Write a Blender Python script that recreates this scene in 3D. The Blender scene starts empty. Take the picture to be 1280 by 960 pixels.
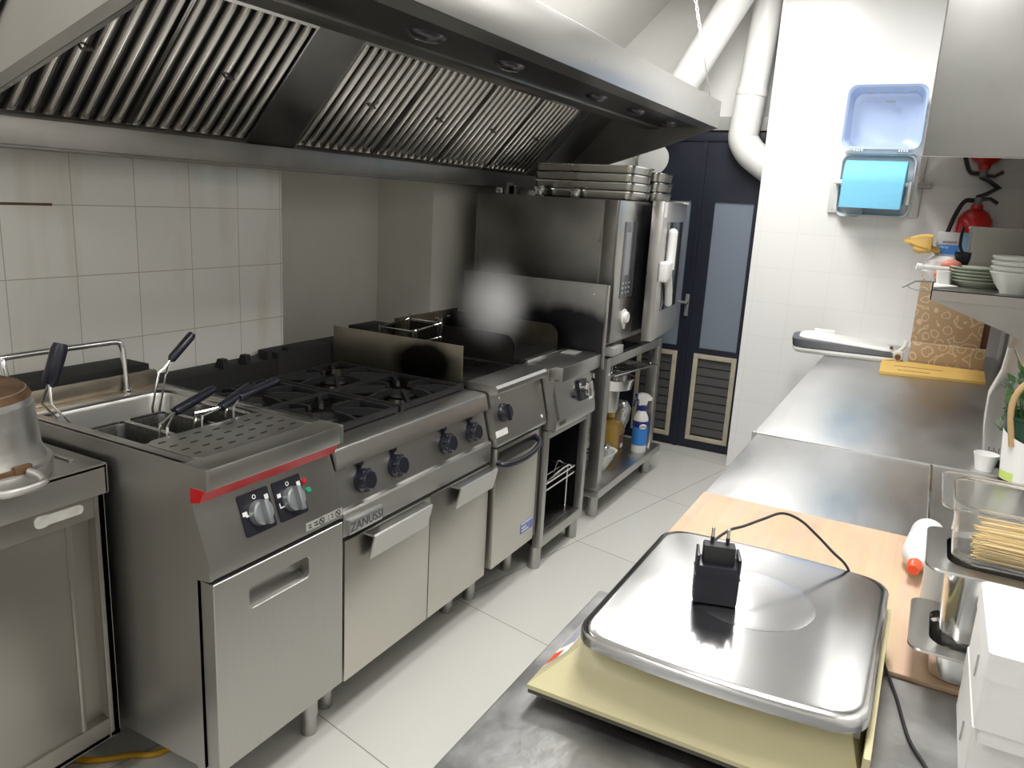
import bpy, bmesh, math, random
from mathutils import Vector, Matrix
random.seed(7)
SC = bpy.context.scene
COL = SC.collection
PI = math.pi
ORG = {}

# ---------------------------------------------------------------- mesh helper
class MB:
    def __init__(self):
        self.v = []; self.f = []; self.mi = []; self.x = None; self.m = 0
    def _add(self, vs, fs):
        b = len(self.v)
        for p in vs:
            p = Vector(p)
            if self.x is not None: p = self.x @ p
            self.v.append(p)
        for f in fs:
            self.f.append([b + i for i in f]); self.mi.append(self.m)
        return self
    def box(self, x0, x1, y0, y1, z0, z1, bev=0.0, seg=2):
        if bev <= 0:
            vs = [(x0,y0,z0),(x1,y0,z0),(x1,y1,z0),(x0,y1,z0),(x0,y0,z1),(x1,y0,z1),(x1,y1,z1),(x0,y1,z1)]
            return self._add(vs, [(3,2,1,0),(4,5,6,7),(0,1,5,4),(1,2,6,5),(2,3,7,6),(3,0,4,7)])
        bm = bmesh.new()
        bmesh.ops.create_cube(bm, size=1.0)
        for q in bm.verts:
            q.co = ((x0+x1)/2+q.co.x*(x1-x0), (y0+y1)/2+q.co.y*(y1-y0), (z0+z1)/2+q.co.z*(z1-z0))
        bmesh.ops.bevel(bm, geom=list(bm.edges), offset=bev, segments=seg, profile=0.6, affect='EDGES', clamp_overlap=True)
        bm.verts.index_update()
        self._add([q.co.copy() for q in bm.verts], [[q.index for q in f.verts] for f in bm.faces])
        bm.free(); return self
    def prism(self, poly, a0, a1, axis='y'):
        """extrude a 2-D polygon; axis y: poly=(x,z); axis x: poly=(y,z); axis z: poly=(x,y)"""
        def P(p, a):
            if axis == 'y': return (p[0], a, p[1])
            if axis == 'x': return (a, p[0], p[1])
            return (p[0], p[1], a)
        n = len(poly)
        vs = [P(p, a0) for p in poly] + [P(p, a1) for p in poly]
        fs = [list(range(n)), list(range(2*n-1, n-1, -1))]
        for i in range(n):
            j = (i+1) % n
            fs.append([j, i, n+i, n+j])
        return self._add(vs, fs)
    def cyl(self, p0, p1, r0, r1=None, n=20, caps=True):
        return self.tube([p0, p1], r0, n, r1=r1, caps=caps)
    def tube(self, pts, r, n=10, closed=False, r1=None, caps=True, radii=None):
        pts = [Vector(p) for p in pts]
        k = len(pts); vs = []; fs = []
        if radii is None:
            radii = [r + ((r1 if r1 is not None else r) - r) * i / max(1, k-1) for i in range(k)]
        up = None
        for i, p in enumerate(pts):
            if closed: t = pts[(i+1) % k] - pts[i-1]
            elif i == 0: t = pts[1] - pts[0]
            elif i == k-1: t = pts[-1] - pts[-2]
            else: t = (pts[i+1]-pts[i]).normalized() + (pts[i]-pts[i-1]).normalized()
            t.normalize()
            if up is None:
                up = Vector((0,0,1)) if abs(t.z) < .9 else Vector((0,1,0))
            a = up - t * up.dot(t)
            if a.length < 1e-6: a = Vector((1,0,0)) - t * t.x
            a.normalize(); b = t.cross(a); up = a
            for j in range(n):
                w = 2*PI*j/n
                vs.append(p + (a*math.cos(w) + b*math.sin(w)) * radii[i])
        m = k if closed else k-1
        for i in range(m):
            i2 = (i+1) % k
            for j in range(n):
                j2 = (j+1) % n
                fs.append((i*n+j, i*n+j2, i2*n+j2, i2*n+j))
        if caps and not closed:
            fs.append(list(range(n-1, -1, -1))); fs.append([(k-1)*n+j for j in range(n)])
        return self._add(vs, fs)
    def lathe(self, prof, c=(0,0,0), n=40, axis='z'):
        vs = []; fs = []; k = len(prof)
        for r, h in prof:
            r = max(r, 1e-5)
            for j in range(n):
                w = 2*PI*j/n
                q = (r*math.cos(w), r*math.sin(w), h)
                if axis == 'x': q = (h, q[0], q[1])
                elif axis == 'y': q = (q[1], h, q[0])
                vs.append((c[0]+q[0], c[1]+q[1], c[2]+q[2]))
        for i in range(k-1):
            for j in range(n):
                j2 = (j+1) % n
                fs.append((i*n+j, i*n+j2, (i+1)*n+j2, (i+1)*n+j))
        return self._add(vs, fs)
    def loft(self, secs, seg=5, cap0=True, cap1=True):
        """secs: (cx, cy, hx, hy, corner radius, z): stacked rounded rectangles"""
        vs = []; fs = []; n = 4*(seg+1)
        for cx, cy, hx, hy, r, z in secs:
            r = min(r, hx*.999, hy*.999)
            for q, (sx, sy) in enumerate(((1,1),(-1,1),(-1,-1),(1,-1))):
                for s in range(seg+1):
                    w = q*PI/2 + s/seg*PI/2
                    vs.append((cx+sx*(hx-r)+r*math.cos(w), cy+sy*(hy-r)+r*math.sin(w), z))
        k = len(secs)
        for i in range(k-1):
            for j in range(n):
                j2 = (j+1) % n
                fs.append((i*n+j, i*n+j2, (i+1)*n+j2, (i+1)*n+j))
        if cap0: fs.append(list(range(n-1, -1, -1)))
        if cap1: fs.append([(k-1)*n+j for j in range(n)])
        return self._add(vs, fs)
    def ball(self, c, r, n=14, sx=1, sy=1, sz=1):
        vs = []; fs = []; h = n//2+1
        for i in range(h+1):
            p = PI*i/h
            for j in range(n):
                w = 2*PI*j/n
                vs.append((c[0]+r*sx*math.sin(p)*math.cos(w), c[1]+r*sy*math.sin(p)*math.sin(w), c[2]-r*sz*math.cos(p)))
        for i in range(h):
            for j in range(n):
                j2 = (j+1) % n
                fs.append((i*n+j, i*n+j2, (i+1)*n+j2, (i+1)*n+j))
        return self._add(vs, fs)
    def quad(self, *p):
        return self._add(p, [list(range(len(p)))])
    def text(self, s, size, M, extrude=0.0006):
        cu = bpy.data.curves.new('tmp', 'FONT'); cu.body = s; cu.size = size; cu.extrude = extrude
        cu.align_x = 'CENTER'; cu.align_y = 'CENTER'; cu.resolution_u = 3
        o = bpy.data.objects.new('tmp', cu); COL.objects.link(o)
        dg = bpy.context.evaluated_depsgraph_get(); dg.update()
        me = bpy.data.meshes.new_from_object(o.evaluated_get(dg))
        self._add([M @ q.co for q in me.vertices], [list(p.vertices) for p in me.polygons])
        bpy.data.objects.remove(o); bpy.data.curves.remove(cu); bpy.data.meshes.remove(me)
        return self

def frame(o, u, v, n):
    u = Vector(u).normalized(); v = Vector(v).normalized(); n = Vector(n).normalized()
    return Matrix(((u.x,v.x,n.x,o[0]),(u.y,v.y,n.y,o[1]),(u.z,v.z,n.z,o[2]),(0,0,0,1)))

def B(mb, name, mats, parent=None, org=None, smooth=32, label=None):
    """link the builder's shapes as one mesh object; world coordinates are made relative to its thing"""
    if not isinstance(mats, (list, tuple)): mats = [mats]
    o0 = Vector(ORG.get(parent, (0,0,0))) if parent is not None else Vector(org or (0,0,0))
    me = bpy.data.meshes.new(name)
    me.from_pydata([p - o0 for p in mb.v], [], mb.f)
    for m in mats: me.materials.append(m)
    me.polygons.foreach_set('material_index', mb.mi)
    bm = bmesh.new(); bm.from_mesh(me)
    bmesh.ops.recalc_face_normals(bm, faces=list(bm.faces))
    bm.to_mesh(me); bm.free()
    me.polygons.foreach_set('use_smooth', [True]*len(me.polygons))
    if hasattr(me, 'set_sharp_from_angle'): me.set_sharp_from_angle(angle=math.radians(smooth))
    me.update()
    o = bpy.data.objects.new(name, me); COL.objects.link(o)
    if parent is not None:
        o.parent = parent; ORG[o] = tuple(o0)
    else:
        o.location = o0; ORG[o] = tuple(o0)
    if label: o['label'] = label
    return o

def tag(o, label, cat, group=None, kind=None):
    o['label'] = label; o['category'] = cat
    if group: o['group'] = group
    if kind: o['kind'] = kind
    return o

def thing(name, label, cat, loc, group=None):
    o = bpy.data.objects.new(name, None); COL.objects.link(o)
    o.empty_display_size = .05; o.location = loc; ORG[o] = tuple(loc)
    return tag(o, label, cat, group)

def struct(mb, name, mats, parent=None, **k):
    o = B(mb, name, mats, parent, **k); o['kind'] = 'structure'
    return o

def dup(root, d, label, group=None):
    r = root.copy(); COL.objects.link(r); r.location = Vector(root.location) + Vector(d); r['label'] = label
    if group: r['group'] = group
    for ch in list(root.children):
        c = ch.copy(); COL.objects.link(c); c.parent = r
        for g in list(ch.children):
            q = g.copy(); COL.objects.link(q); q.parent = c
    return r

# ---------------------------------------------------------------- materials
def mat(name, col, rough=.5, metal=0.0, var=0.0, vscale=8.0, bump=0.0, bscale=60.0, trans=0.0, ior=1.45, spec=.5, emit=None, coat=0.0, stretch=None, rvar=0.0, col2=None):
    m = bpy.data.materials.new(name); m.use_nodes = True
    nt = m.node_tree; N = nt.nodes; L = nt.links
    p = N['Principled BSDF']
    p.inputs['Base Color'].default_value = (*col, 1); p.inputs['Roughness'].default_value = rough
    p.inputs['Metallic'].default_value = metal; p.inputs['IOR'].default_value = ior
    p.inputs['Specular IOR Level'].default_value = spec
    if trans: p.inputs['Transmission Weight'].default_value = trans
    if coat: p.inputs['Coat Weight'].default_value = coat; p.inputs['Coat Roughness'].default_value = .1
    tc = N.new('ShaderNodeTexCoord'); mp = N.new('ShaderNodeMapping')
    L.new(tc.outputs['Object'], mp.inputs['Vector'])
    if stretch: mp.inputs['Scale'].default_value = stretch
    if var or rvar or col2:
        n = N.new('ShaderNodeTexNoise'); n.inputs['Scale'].default_value = vscale; n.inputs['Detail'].default_value = 5
        L.new(mp.outputs['Vector'], n.inputs['Vector'])
        if var or col2:
            r = N.new('ShaderNodeMapRange'); r.inputs['From Min'].default_value = .3; r.inputs['From Max'].default_value = .7
            L.new(n.outputs['Fac'], r.inputs['Value'])
            mx = N.new('ShaderNodeMix'); mx.data_type = 'RGBA'
            c2 = col2 or tuple(c*(1-var) for c in col)
            mx.inputs['A'].default_value = (*c2, 1); mx.inputs['B'].default_value = (*col, 1)
            L.new(r.outputs['Result'], mx.inputs['Factor']); L.new(mx.outputs['Result'], p.inputs['Base Color'])
        if rvar:
            r2 = N.new('ShaderNodeMapRange'); r2.inputs['From Min'].default_value = .3; r2.inputs['From Max'].default_value = .7
            r2.inputs['To Min'].default_value = max(.02, rough-rvar); r2.inputs['To Max'].default_value = rough+rvar
            L.new(n.outputs['Fac'], r2.inputs['Value']); L.new(r2.outputs['Result'], p.inputs['Roughness'])
    if bump:
        n2 = N.new('ShaderNodeTexNoise'); n2.inputs['Scale'].default_value = bscale; n2.inputs['Detail'].default_value = 4
        L.new(mp.outputs['Vector'], n2.inputs['Vector'])
        b = N.new('ShaderNodeBump'); b.inputs['Strength'].default_value = bump; b.inputs['Distance'].default_value = .01
        L.new(n2.outputs['Fac'], b.inputs['Height']); L.new(b.outputs['Normal'], p.inputs['Normal'])
    return m

def tile_mat(name, col, grout, size, org, rot, axes, width, rough, var=.04, zmax=None, stain=None):
    """square tiles measured from a grid corner; axes pick the two object axes in use"""
    m = mat(name, col, rough); nt = m.node_tree; N = nt.nodes; L = nt.links; p = N['Principled BSDF']
    tc = N.new('ShaderNodeTexCoord'); mp = N.new('ShaderNodeMapping'); mp.vector_type = 'TEXTURE'
    mp.inputs['Location'].default_value = org; mp.inputs['Rotation'].default_value = rot
    L.new(tc.outputs['Object'], mp.inputs['Vector'])
    sp = N.new('ShaderNodeSeparateXYZ'); L.new(mp.outputs['Vector'], sp.inputs['Vector'])
    def math_(op, a, b=None):
        q = N.new('ShaderNodeMath'); q.operation = op
        for i, s in enumerate((a, b)):
            if s is None: continue
            if isinstance(s, (int, float)): q.inputs[i].default_value = s
            else: L.new(s, q.inputs[i])
        return q.outputs[0]
    gs = []; cells = []
    for ax in axes:
        s = math_('DIVIDE', sp.outputs[ax], size)
        fr = math_('FRACT', s); d = math_('ABSOLUTE', math_('SUBTRACT', fr, .5))
        gs.append(math_('GREATER_THAN', d, .5 - width/size/2)); cells.append(math_('FLOOR', s))
    g = math_('MAXIMUM', gs[0], gs[1])
    if zmax is not None:
        sp2 = N.new('ShaderNodeSeparateXYZ'); L.new(tc.outputs['Object'], sp2.inputs['Vector'])
        g = math_('MULTIPLY', g, math_('LESS_THAN', sp2.outputs['Z'], zmax))
    cb = N.new('ShaderNodeCombineXYZ'); L.new(cells[0], cb.inputs[0]); L.new(cells[1], cb.inputs[1])
    wn = N.new('ShaderNodeTexWhiteNoise'); wn.noise_dimensions = '2D'; L.new(cb.outputs[0], wn.inputs['Vector'])
    mx0 = N.new('ShaderNodeMix'); mx0.data_type = 'RGBA'
    mx0.inputs['A'].default_value = (*col, 1); mx0.inputs['B'].default_value = (*[c*(1-var) for c in col], 1)
    L.new(wn.outputs['Value'], mx0.inputs['Factor'])
    out = mx0.outputs['Result']
    if stain:
        n = N.new('ShaderNodeTexNoise'); n.inputs['Scale'].default_value = 2.2; n.inputs['Detail'].default_value = 4
        mp3 = N.new('ShaderNodeMapping'); mp3.inputs['Scale'].default_value = (1, 2.5, .6)
        L.new(tc.outputs['Object'], mp3.inputs['Vector']); L.new(mp3.outputs[0], n.inputs['Vector'])
        r = N.new('ShaderNodeMapRange'); r.inputs['From Min'].default_value = .52; r.inputs['From Max'].default_value = .75; r.inputs['To Max'].default_value = .6
        L.new(n.outputs['Fac'], r.inputs['Value'])
        ms = N.new('ShaderNodeMix'); ms.data_type = 'RGBA'; ms.inputs['B'].default_value = (*stain, 1)
        L.new(r.outputs[0], ms.inputs['Factor']); L.new(out, ms.inputs['A']); out = ms.outputs['Result']
    mx = N.new('ShaderNodeMix'); mx.data_type = 'RGBA'; mx.inputs['B'].default_value = (*grout, 1)
    L.new(g, mx.inputs['Factor']); L.new(out, mx.inputs['A'])
    L.new(mx.outputs['Result'], p.inputs['Base Color'])
    bp = N.new('ShaderNodeBump'); bp.invert = True; bp.inputs['Strength'].default_value = .25; bp.inputs['Distance'].default_value = .004
    L.new(g, bp.inputs['Height']); L.new(bp.outputs['Normal'], p.inputs['Normal'])
    return m

STEEL = mat('brushed_steel', (.50,.49,.472), .36, 1, var=.10, vscale=3, rvar=.05, bump=.04, bscale=90, stretch=(1,1,.12))
STEELH = mat('brushed_steel_flat', (.52,.51,.495), .31, 1, var=.10, vscale=4, rvar=.05, bump=.03, bscale=50, stretch=(1,.25,1))
STEELW = mat('worn_worktop_steel', (.62,.62,.62), .35, 1, var=.10, vscale=5, rvar=.07, bump=.05, bscale=60, stretch=(1,.35,1))
STEELD = mat('greasy_steel', (.30,.29,.275), .38, 1, var=.30, vscale=5, rvar=.1, bump=.05, bscale=50)
STEELS = mat('sooty_steel', (.42,.37,.29), .36, 1, col2=(.05,.045,.04), vscale=4.5, rvar=.06)
CHROME = mat('polished_steel', (.72,.72,.71), .16, 1, var=.05)
STEELX = mat('scuffed_worktop_steel', (.50,.50,.50), .44, 1, var=.30, vscale=9, rvar=.08, bump=.08, bscale=45)
PLATE = mat('polished_scale_plate', (.68,.68,.69), .15, 1, var=.04, vscale=5, rvar=.02)
ALU = mat('dented_aluminium', (.62,.61,.59), .42, 1, var=.25, vscale=9, rvar=.1, bump=.25, bscale=14)
RUST = mat('burnt_brown', (.16,.09,.045), .6, .5, var=.5, vscale=20)
IRON = mat('cast_iron', (.010,.010,.011), .55, .0, bump=.15, bscale=120)
FLUE = mat('sooty_flue', (.006,.006,.006), .65)
SOOT = mat('black_enamel', (.010,.010,.011), .28, 0, var=.3)
WELL = mat('burnt_steel_well', (.055,.048,.042), .33, .8, var=.6, vscale=6, rvar=.1)
BLACK = mat('black_plastic', (.011,.012,.020), .32)
BLACKG = mat('black_rubber', (.02,.02,.022), .6)
GAPSHADE = mat('painted_gap_shade', (.006,.006,.006), .8)  # near-black paint standing for shade in seams and holes
GREYP = mat('grey_plastic', (.22,.23,.24), .4)
KNOBG = mat('grey_knob', (.34,.36,.38), .28, .6)
WHITEP = mat('white_plastic', (.80,.80,.78), .32)
PVC = mat('white_pvc', (.78,.78,.76), .35, bump=.02, bscale=20)
WALLW = mat('white_paint', (.82,.82,.80), .6, var=.03, bump=.03, bscale=30)
WALLC = mat('cream_paint', (.60,.59,.53), .55, var=.12, vscale=2.5)
CEIL = mat('ceiling_paint', (.80,.79,.76), .7, var=.03)
NAVY = mat('navy_paint', (.016,.019,.034), .45, var=.2)
LOUVER = mat('dark_louver', (.075,.075,.073), .5)
CREAMW = mat('cream_frame', (.52,.47,.36), .55, var=.2, vscale=20)
PANE = mat('frosted_pane', (.20,.235,.29), .35)
RED = mat('red_plastic', (.50,.010,.014), .32)
REDE = mat('red_enamel', (.60,.018,.016), .22, coat=.5)
BLUEP = mat('blue_paper', (.20,.56,.80), .75, bump=.1, bscale=50)
BLUET = mat('translucent_blue', (.50,.62,.88), .25, trans=.25)
CLEARG = mat('translucent_grey', (.70,.75,.78), .25, trans=.05)
BEIGE = mat('beige_plastic', (.58,.53,.32), .34, var=.08, vscale=14, rvar=.06, bump=.02, bscale=30)
WOOD = None
YELLOW = mat('yellow_card', (.70,.46,.13), .55, var=.06)
FOAM = mat('white_foam', (.86,.86,.86), .55, bump=.04, bscale=220)
CERAM = mat('white_ceramic', (.74,.76,.72), .15)
CERAMG = mat('pale_green_ceramic', (.56,.61,.50), .16)
GLASSD = mat('dark_glass', (.03,.035,.04), .08, coat=.3)
CLEAR = mat('clear_plastic', (.95,.95,.93), .06, trans=.95, ior=1.35)
FILM = mat('clear_film', (.93,.95,.94), .12, trans=.9, ior=1.1)
OIL = mat('amber_oil', (.62,.40,.10), .10, trans=.45, ior=1.3)
PASTA = mat('dry_spaghetti', (.72,.53,.22), .5, var=.15, vscale=30)
GREEN = mat('herb_green', (.07,.17,.05), .55, var=.4)
DKGREEN = mat('dark_green_pot', (.012,.045,.025), .35)
ROPE = mat('tan_rope', (.40,.27,.13), .7, bump=.3, bscale=100)
PAPER = mat('white_paper', (.78,.78,.76), .6)
LIME = mat('lime_print', (.55,.68,.16), .6)
BLUEL = mat('blue_label', (.04,.22,.62), .4)
NAVYL = mat('navy_label', (.02,.025,.20), .35)
ORANGE = mat('orange_plastic', (.75,.09,.03), .35)
PINK = mat('salmon_pink', (.72,.25,.18), .5, var=.15)
GREYBOX = mat('grey_translucent_box', (.50,.485,.45), .3, trans=.15)
LABELG = mat('silver_label', (.55,.55,.53), .4, .4, var=.2, vscale=60)
PINKGREY = mat('brown_card', (.17,.075,.05), .6, var=.3)
HOSEY = mat('yellow_hose', (.55,.30,.015), .4)
LITL = mat('green_lamp', (.02,.30,.16), .25)

def burnt(name, col, rough, cen, rad, soot=(.02,.018,.016)):
    m = mat(name, col, rough, 1, var=.25, vscale=7); N = m.node_tree.nodes; L = m.node_tree.links; p = N['Principled BSDF']
    src = p.inputs['Base Color'].links[0].from_socket
    tc = N.new('ShaderNodeTexCoord'); mp = N.new('ShaderNodeMapping'); mp.vector_type = 'TEXTURE'
    mp.inputs['Location'].default_value = cen; mp.inputs['Scale'].default_value = rad
    nz = N.new('ShaderNodeTexNoise'); nz.inputs['Scale'].default_value = 9
    L.new(tc.outputs['Object'], mp.inputs['Vector']); L.new(tc.outputs['Object'], nz.inputs['Vector'])
    g = N.new('ShaderNodeVectorMath'); g.operation = 'LENGTH'; L.new(mp.outputs[0], g.inputs[0])
    ad = N.new('ShaderNodeMath'); ad.operation = 'MULTIPLY_ADD'; ad.inputs[1].default_value = .5; L.new(nz.outputs['Fac'], ad.inputs[0]); L.new(g.outputs['Value'], ad.inputs[2])
    r = N.new('ShaderNodeMapRange'); r.inputs['From Min'].default_value = .95; r.inputs['From Max'].default_value = 1.35; L.new(ad.outputs[0], r.inputs['Value'])
    mx = N.new('ShaderNodeMix'); mx.data_type = 'RGBA'; mx.inputs['A'].default_value = (*soot, 1); L.new(r.outputs[0], mx.inputs['Factor']); L.new(src, mx.inputs['B'])
    L.new(mx.outputs['Result'], p.inputs['Base Color']); return m

# kraft card with pale scroll print
def kraft():
    m = mat('scroll_print_kraft', (.34,.22,.12), .6); N = m.node_tree.nodes; L = m.node_tree.links; p = N['Principled BSDF']
    tc = N.new('ShaderNodeTexCoord'); v = N.new('ShaderNodeTexVoronoi'); v.inputs['Scale'].default_value = 20
    w = N.new('ShaderNodeTexNoise'); w.inputs['Scale'].default_value = 9
    mx = N.new('ShaderNodeMix'); mx.data_type = 'VECTOR'; mx.inputs['Factor'].default_value = .05
    L.new(tc.outputs['Object'], mx.inputs['A']); L.new(w.outputs['Color'], mx.inputs['B']); L.new(tc.outputs['Object'], w.inputs['Vector'])
    L.new(mx.outputs['Result'], v.inputs['Vector'])
    s = N.new('ShaderNodeMath'); s.operation = 'MULTIPLY'; s.inputs[1].default_value = 2.6
    L.new(v.outputs['Distance'], s.inputs[0])
    f = N.new('ShaderNodeMath'); f.operation = 'FRACT'; L.new(s.outputs[0], f.inputs[0])
    g = N.new('ShaderNodeMath'); g.operation = 'GREATER_THAN'; g.inputs[1].default_value = .78; L.new(f.outputs[0], g.inputs[0])
    c = N.new('ShaderNodeMix'); c.data_type = 'RGBA'; c.inputs['A'].default_value = (.42,.30,.19,1); c.inputs['B'].default_value = (.60,.48,.33,1)
    L.new(g.outputs[0], c.inputs['Factor']); L.new(c.outputs['Result'], p.inputs['Base Color'])
    return m
KRAFT = kraft()

def staves():
    m = mat('butcher_block', (.70,.47,.27), .5); N = m.node_tree.nodes; L = m.node_tree.links; p = N['Principled BSDF']
    tc = N.new('ShaderNodeTexCoord'); b = N.new('ShaderNodeTexBrick')
    b.inputs['Color1'].default_value = (.72,.52,.35,1); b.inputs['Color2'].default_value = (.62,.41,.26,1); b.inputs['Mortar'].default_value = (.64,.44,.28,1)
    b.inputs['Scale'].default_value = 1; b.inputs['Brick Width'].default_value = .26; b.inputs['Row Height'].default_value = .05; b.inputs['Mortar Size'].default_value = .0006
    b.inputs['Bias'].default_value = -.35
    mp = N.new('ShaderNodeMapping'); mp.inputs['Rotation'].default_value = (0,0,PI/2)
    L.new(tc.outputs['Object'], mp.inputs['Vector']); L.new(mp.outputs[0], b.inputs['Vector'])
    n = N.new('ShaderNodeTexNoise'); n.inputs['Scale'].default_value = 6; n.inputs['Detail'].default_value = 6
    mp2 = N.new('ShaderNodeMapping'); mp2.inputs['Scale'].default_value = (10,1,1); L.new(tc.outputs['Object'], mp2.inputs['Vector']); L.new(mp2.outputs[0], n.inputs['Vector'])
    mx = N.new('ShaderNodeMix'); mx.data_type = 'RGBA'; mx.blend_type = 'OVERLAY'; mx.inputs['Factor'].default_value = .18
    L.new(b.outputs['Color'], mx.inputs['A']); L.new(n.outputs['Color'], mx.inputs['B']); 
    hs = N.new('ShaderNodeHueSaturation'); hs.inputs['Saturation'].default_value = 1.0; hs.inputs['Value'].default_value = .76
    L.new(mx.outputs['Result'], hs.inputs['Color']); L.new(hs.outputs[0], p.inputs['Base Color'])
    return m
WOOD = staves()

TILE = tile_mat('glazed_wall_tile', (.66,.655,.615), (.40,.37,.31), .2, (0,1.393,.037), (0,0,0), ('Y','Z'), .0028, .16, stain=(.46,.37,.24))
TILEB = tile_mat('white_wall_tile', (.82,.82,.81), (.72,.72,.71), .2, (-.712,0,.02), (0,0,0), ('X','Z'), .0022, .22, var=.02, zmax=1.625)
FLOOR = tile_mat('polished_floor_tile', (.62,.615,.58), (.30,.29,.27), .785, (-1.428,2.357,0), (0,0,math.radians(-12.5)), ('X','Y'), .004, .2, var=.03)
# ================================================================= THE SETTING
struct(MB().box(-2.8,.5,-1.9,5.1,-.05,0), 'floor', FLOOR)
m = MB(); m.prism([(.5,2.75),(-1.66,2.75),(-2.20,2.24),(-2.20,2.9),(.5,2.9)], -1.9, 5.1)
struct(m, 'ceiling', CEIL)
struct(MB().box(-2.30,-2.17,-1.9,2.205,0,2.6,.006), 'wall_left', TILE)
m = MB(); m.box(-2.62,-2.50,2.1,3.3,0,2.9); m.box(-2.62,-2.17,3.2,5.1,0,2.6)
struct(m, 'wall_recess', WALLC)
struct(MB().box(-.947,.5,4.68,4.73,0,2.8), 'wall_back', TILEB)
struct(MB().box(-2.5,-.9,4.95,5.05,0,2.8), 'wall_passage', WALLW)
struct(MB().box(.345,.5,-1.9,4.73,0,2.8), 'wall_right', mat('pale_wall_panel',(.78,.77,.75),.4,var=.06,vscale=3))
struct(MB().box(-2.8,.5,-1.9,-1.8,0,2.8), 'wall_front', WALLW)

# double navy door with frosted panes and louvred vents
Yd = 4.88
m = MB(); m.box(-1.76,-1.68,Yd-.01,4.95,0,1.985,.004); m.box(-.99,-.93,Yd-.01,4.95,0,1.985,.004)
m.box(-1.68,-.99,Yd-.01,4.95,1.925,1.985,.004)
door = struct(m, 'door_1', NAVY)
for side, x0 in ((0,-1.68), (1,-1.335)):
    x1 = x0+.345
    m = MB()
    px0, px1 = (x0+.06, x1-.055) if side == 0 else (x0+.09, x1-.02)
    lx0, lx1 = px0-.025, px1+.012
    m.box(x0,px0,Yd,Yd+.035,0.01,1.925); m.box(px1,x1,Yd,Yd+.035,.01,1.925)
    m.box(px0,px1,Yd,Yd+.035,1.575,1.925); m.box(px0,px1,Yd,Yd+.035,.62,.665); m.box(px0,px1,Yd,Yd+.035,.01,.06)
    m.box(x1-.012 if side == 0 else x0, x1 if side == 0 else x0+.012, Yd-.012, Yd, .01, 1.925)
    lf = struct(m, 'door_leaf', NAVY, door)
    m = MB(); m.box(px0-.004,px1+.004,Yd+.012,Yd+.02,.66,1.58); struct(m, 'pane', PANE, lf)
    m = MB(); t = .03
    m.box(lx0,lx0+t,Yd-.012,Yd,.06,.63,.003); m.box(lx1-t,lx1,Yd-.012,Yd,.06,.63,.003)
    m.box(lx0+t,lx1-t,Yd-.012,Yd,.06,.06+t,.003); m.box(lx0+t,lx1-t,Yd-.012,Yd,.63-t,.63,.003)
    struct(m, 'vent_frame', CREAMW, lf)
    m = MB()
    m.box(lx0+t,lx1-t,Yd+.02,Yd+.03,.09,.60)
    for k in range(9):
        z = .095+k*.056
        m.prism([(Yd+.012,z),(Yd+.001,z+.004),(Yd+.007,z+.053),(Yd+.02,z+.053)], lx0+t, lx1-t, 'x')
    struct(m, 'louver', LOUVER, lf)
m = MB(); m.box(-1.36,-1.335,Yd-.02,Yd-.005,.86,1.0,.004); m.cyl((-1.347,Yd-.02,.95),(-1.347,Yd-.06,.95),.01); m.tube([(-1.347,Yd-.055,.95),(-1.44,Yd-.055,.95)],.009)
struct(m, 'door_handle', GREYP, door)
m = MB(); m.box(-2.17,-.93,Yd-.03,4.95,1.987,2.065,.003); struct(m, 'trim_1', mat('grey_lintel',(.30,.30,.29),.5))

# lamps of the room: ceiling fluorescent fixtures' light
def lamp(name, loc, sx, sy, e, col=(1,.985,.955), rot=(0,0,0)):
    l = bpy.data.lights.new(name, 'AREA'); l.shape = 'RECTANGLE'; l.size = sx; l.size_y = sy; l.energy = e; l.color = col
    o = bpy.data.objects.new(name, l); COL.objects.link(o); o.location = loc; o.rotation_euler = rot
    return o
lamp('ceiling_lamp_light', (-.92,3.45,2.73), .5, 1.4, 46)
lamp('ceiling_lamp_light', (-.22,1.35,2.73), .35, 1.3, 43)
lamp('ceiling_lamp_light', (-.8,-.9,2.73), .35, 1.3, 20)
w = bpy.data.worlds.new('World'); SC.world = w; w.use_nodes = True
w.node_tree.nodes['Background'].inputs[0].default_value = (.8,.8,.8,1); w.node_tree.nodes['Background'].inputs[1].default_value = .05

# ================================================================= EXTRACTION HOOD
Y0, Y1 = 1.03, 4.20
hood = thing('extractor_hood', 'long stainless steel extractor hood hanging above the cooking line', 'hood', (-1.6,2.6,1.6))
m = MB()
m.box(-1.11,-1.095,Y0,Y1,1.932,2.065,.002)
m.box(-1.185,-1.11,Y0,Y1,1.932,1.940); m.box(-1.185,-1.178,Y0,Y1,1.940,1.965)
m.box(-2.17,-1.11,Y0,Y1,2.055,2.065)
m.box(-2.17,-2.16,Y0,Y1,1.6,2.055)
B(m, 'canopy', STEELH, hood)
for y in (Y0, Y1-.012):
    m = MB(); m.prism([(-1.11,2.055),(-1.11,1.932),(-1.40,1.828),(-1.985,1.640),(-2.16,1.62),(-2.16,2.055)], y, y+.012)
    ep = B(m, 'end_panel', STEELH if y == Y0 else STEELD, hood)
    m = MB(); e0 = Vector((-1.11,y,1.932)); 
    m.prism([(-1.11,1.932),(-1.40,1.828),(-1.985,1.640),(-1.985,1.668),(-1.40,1.856),(-1.11,1.960)], y-.004 if y == Y0 else y+.012, y if y == Y0 else y+.016)
    B(m, 'edge_flange', STEELD, ep)
m = MB(); m.box(-1.985,-1.975,Y0,Y1,1.583,1.648,.002); m.box(-2.165,-1.985,Y0,Y1,1.578,1.588); m.box(-2.165,-2.155,Y0,Y1,1.578,1.64)
B(m, 'grease_gutter', STEELD, hood)
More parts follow.
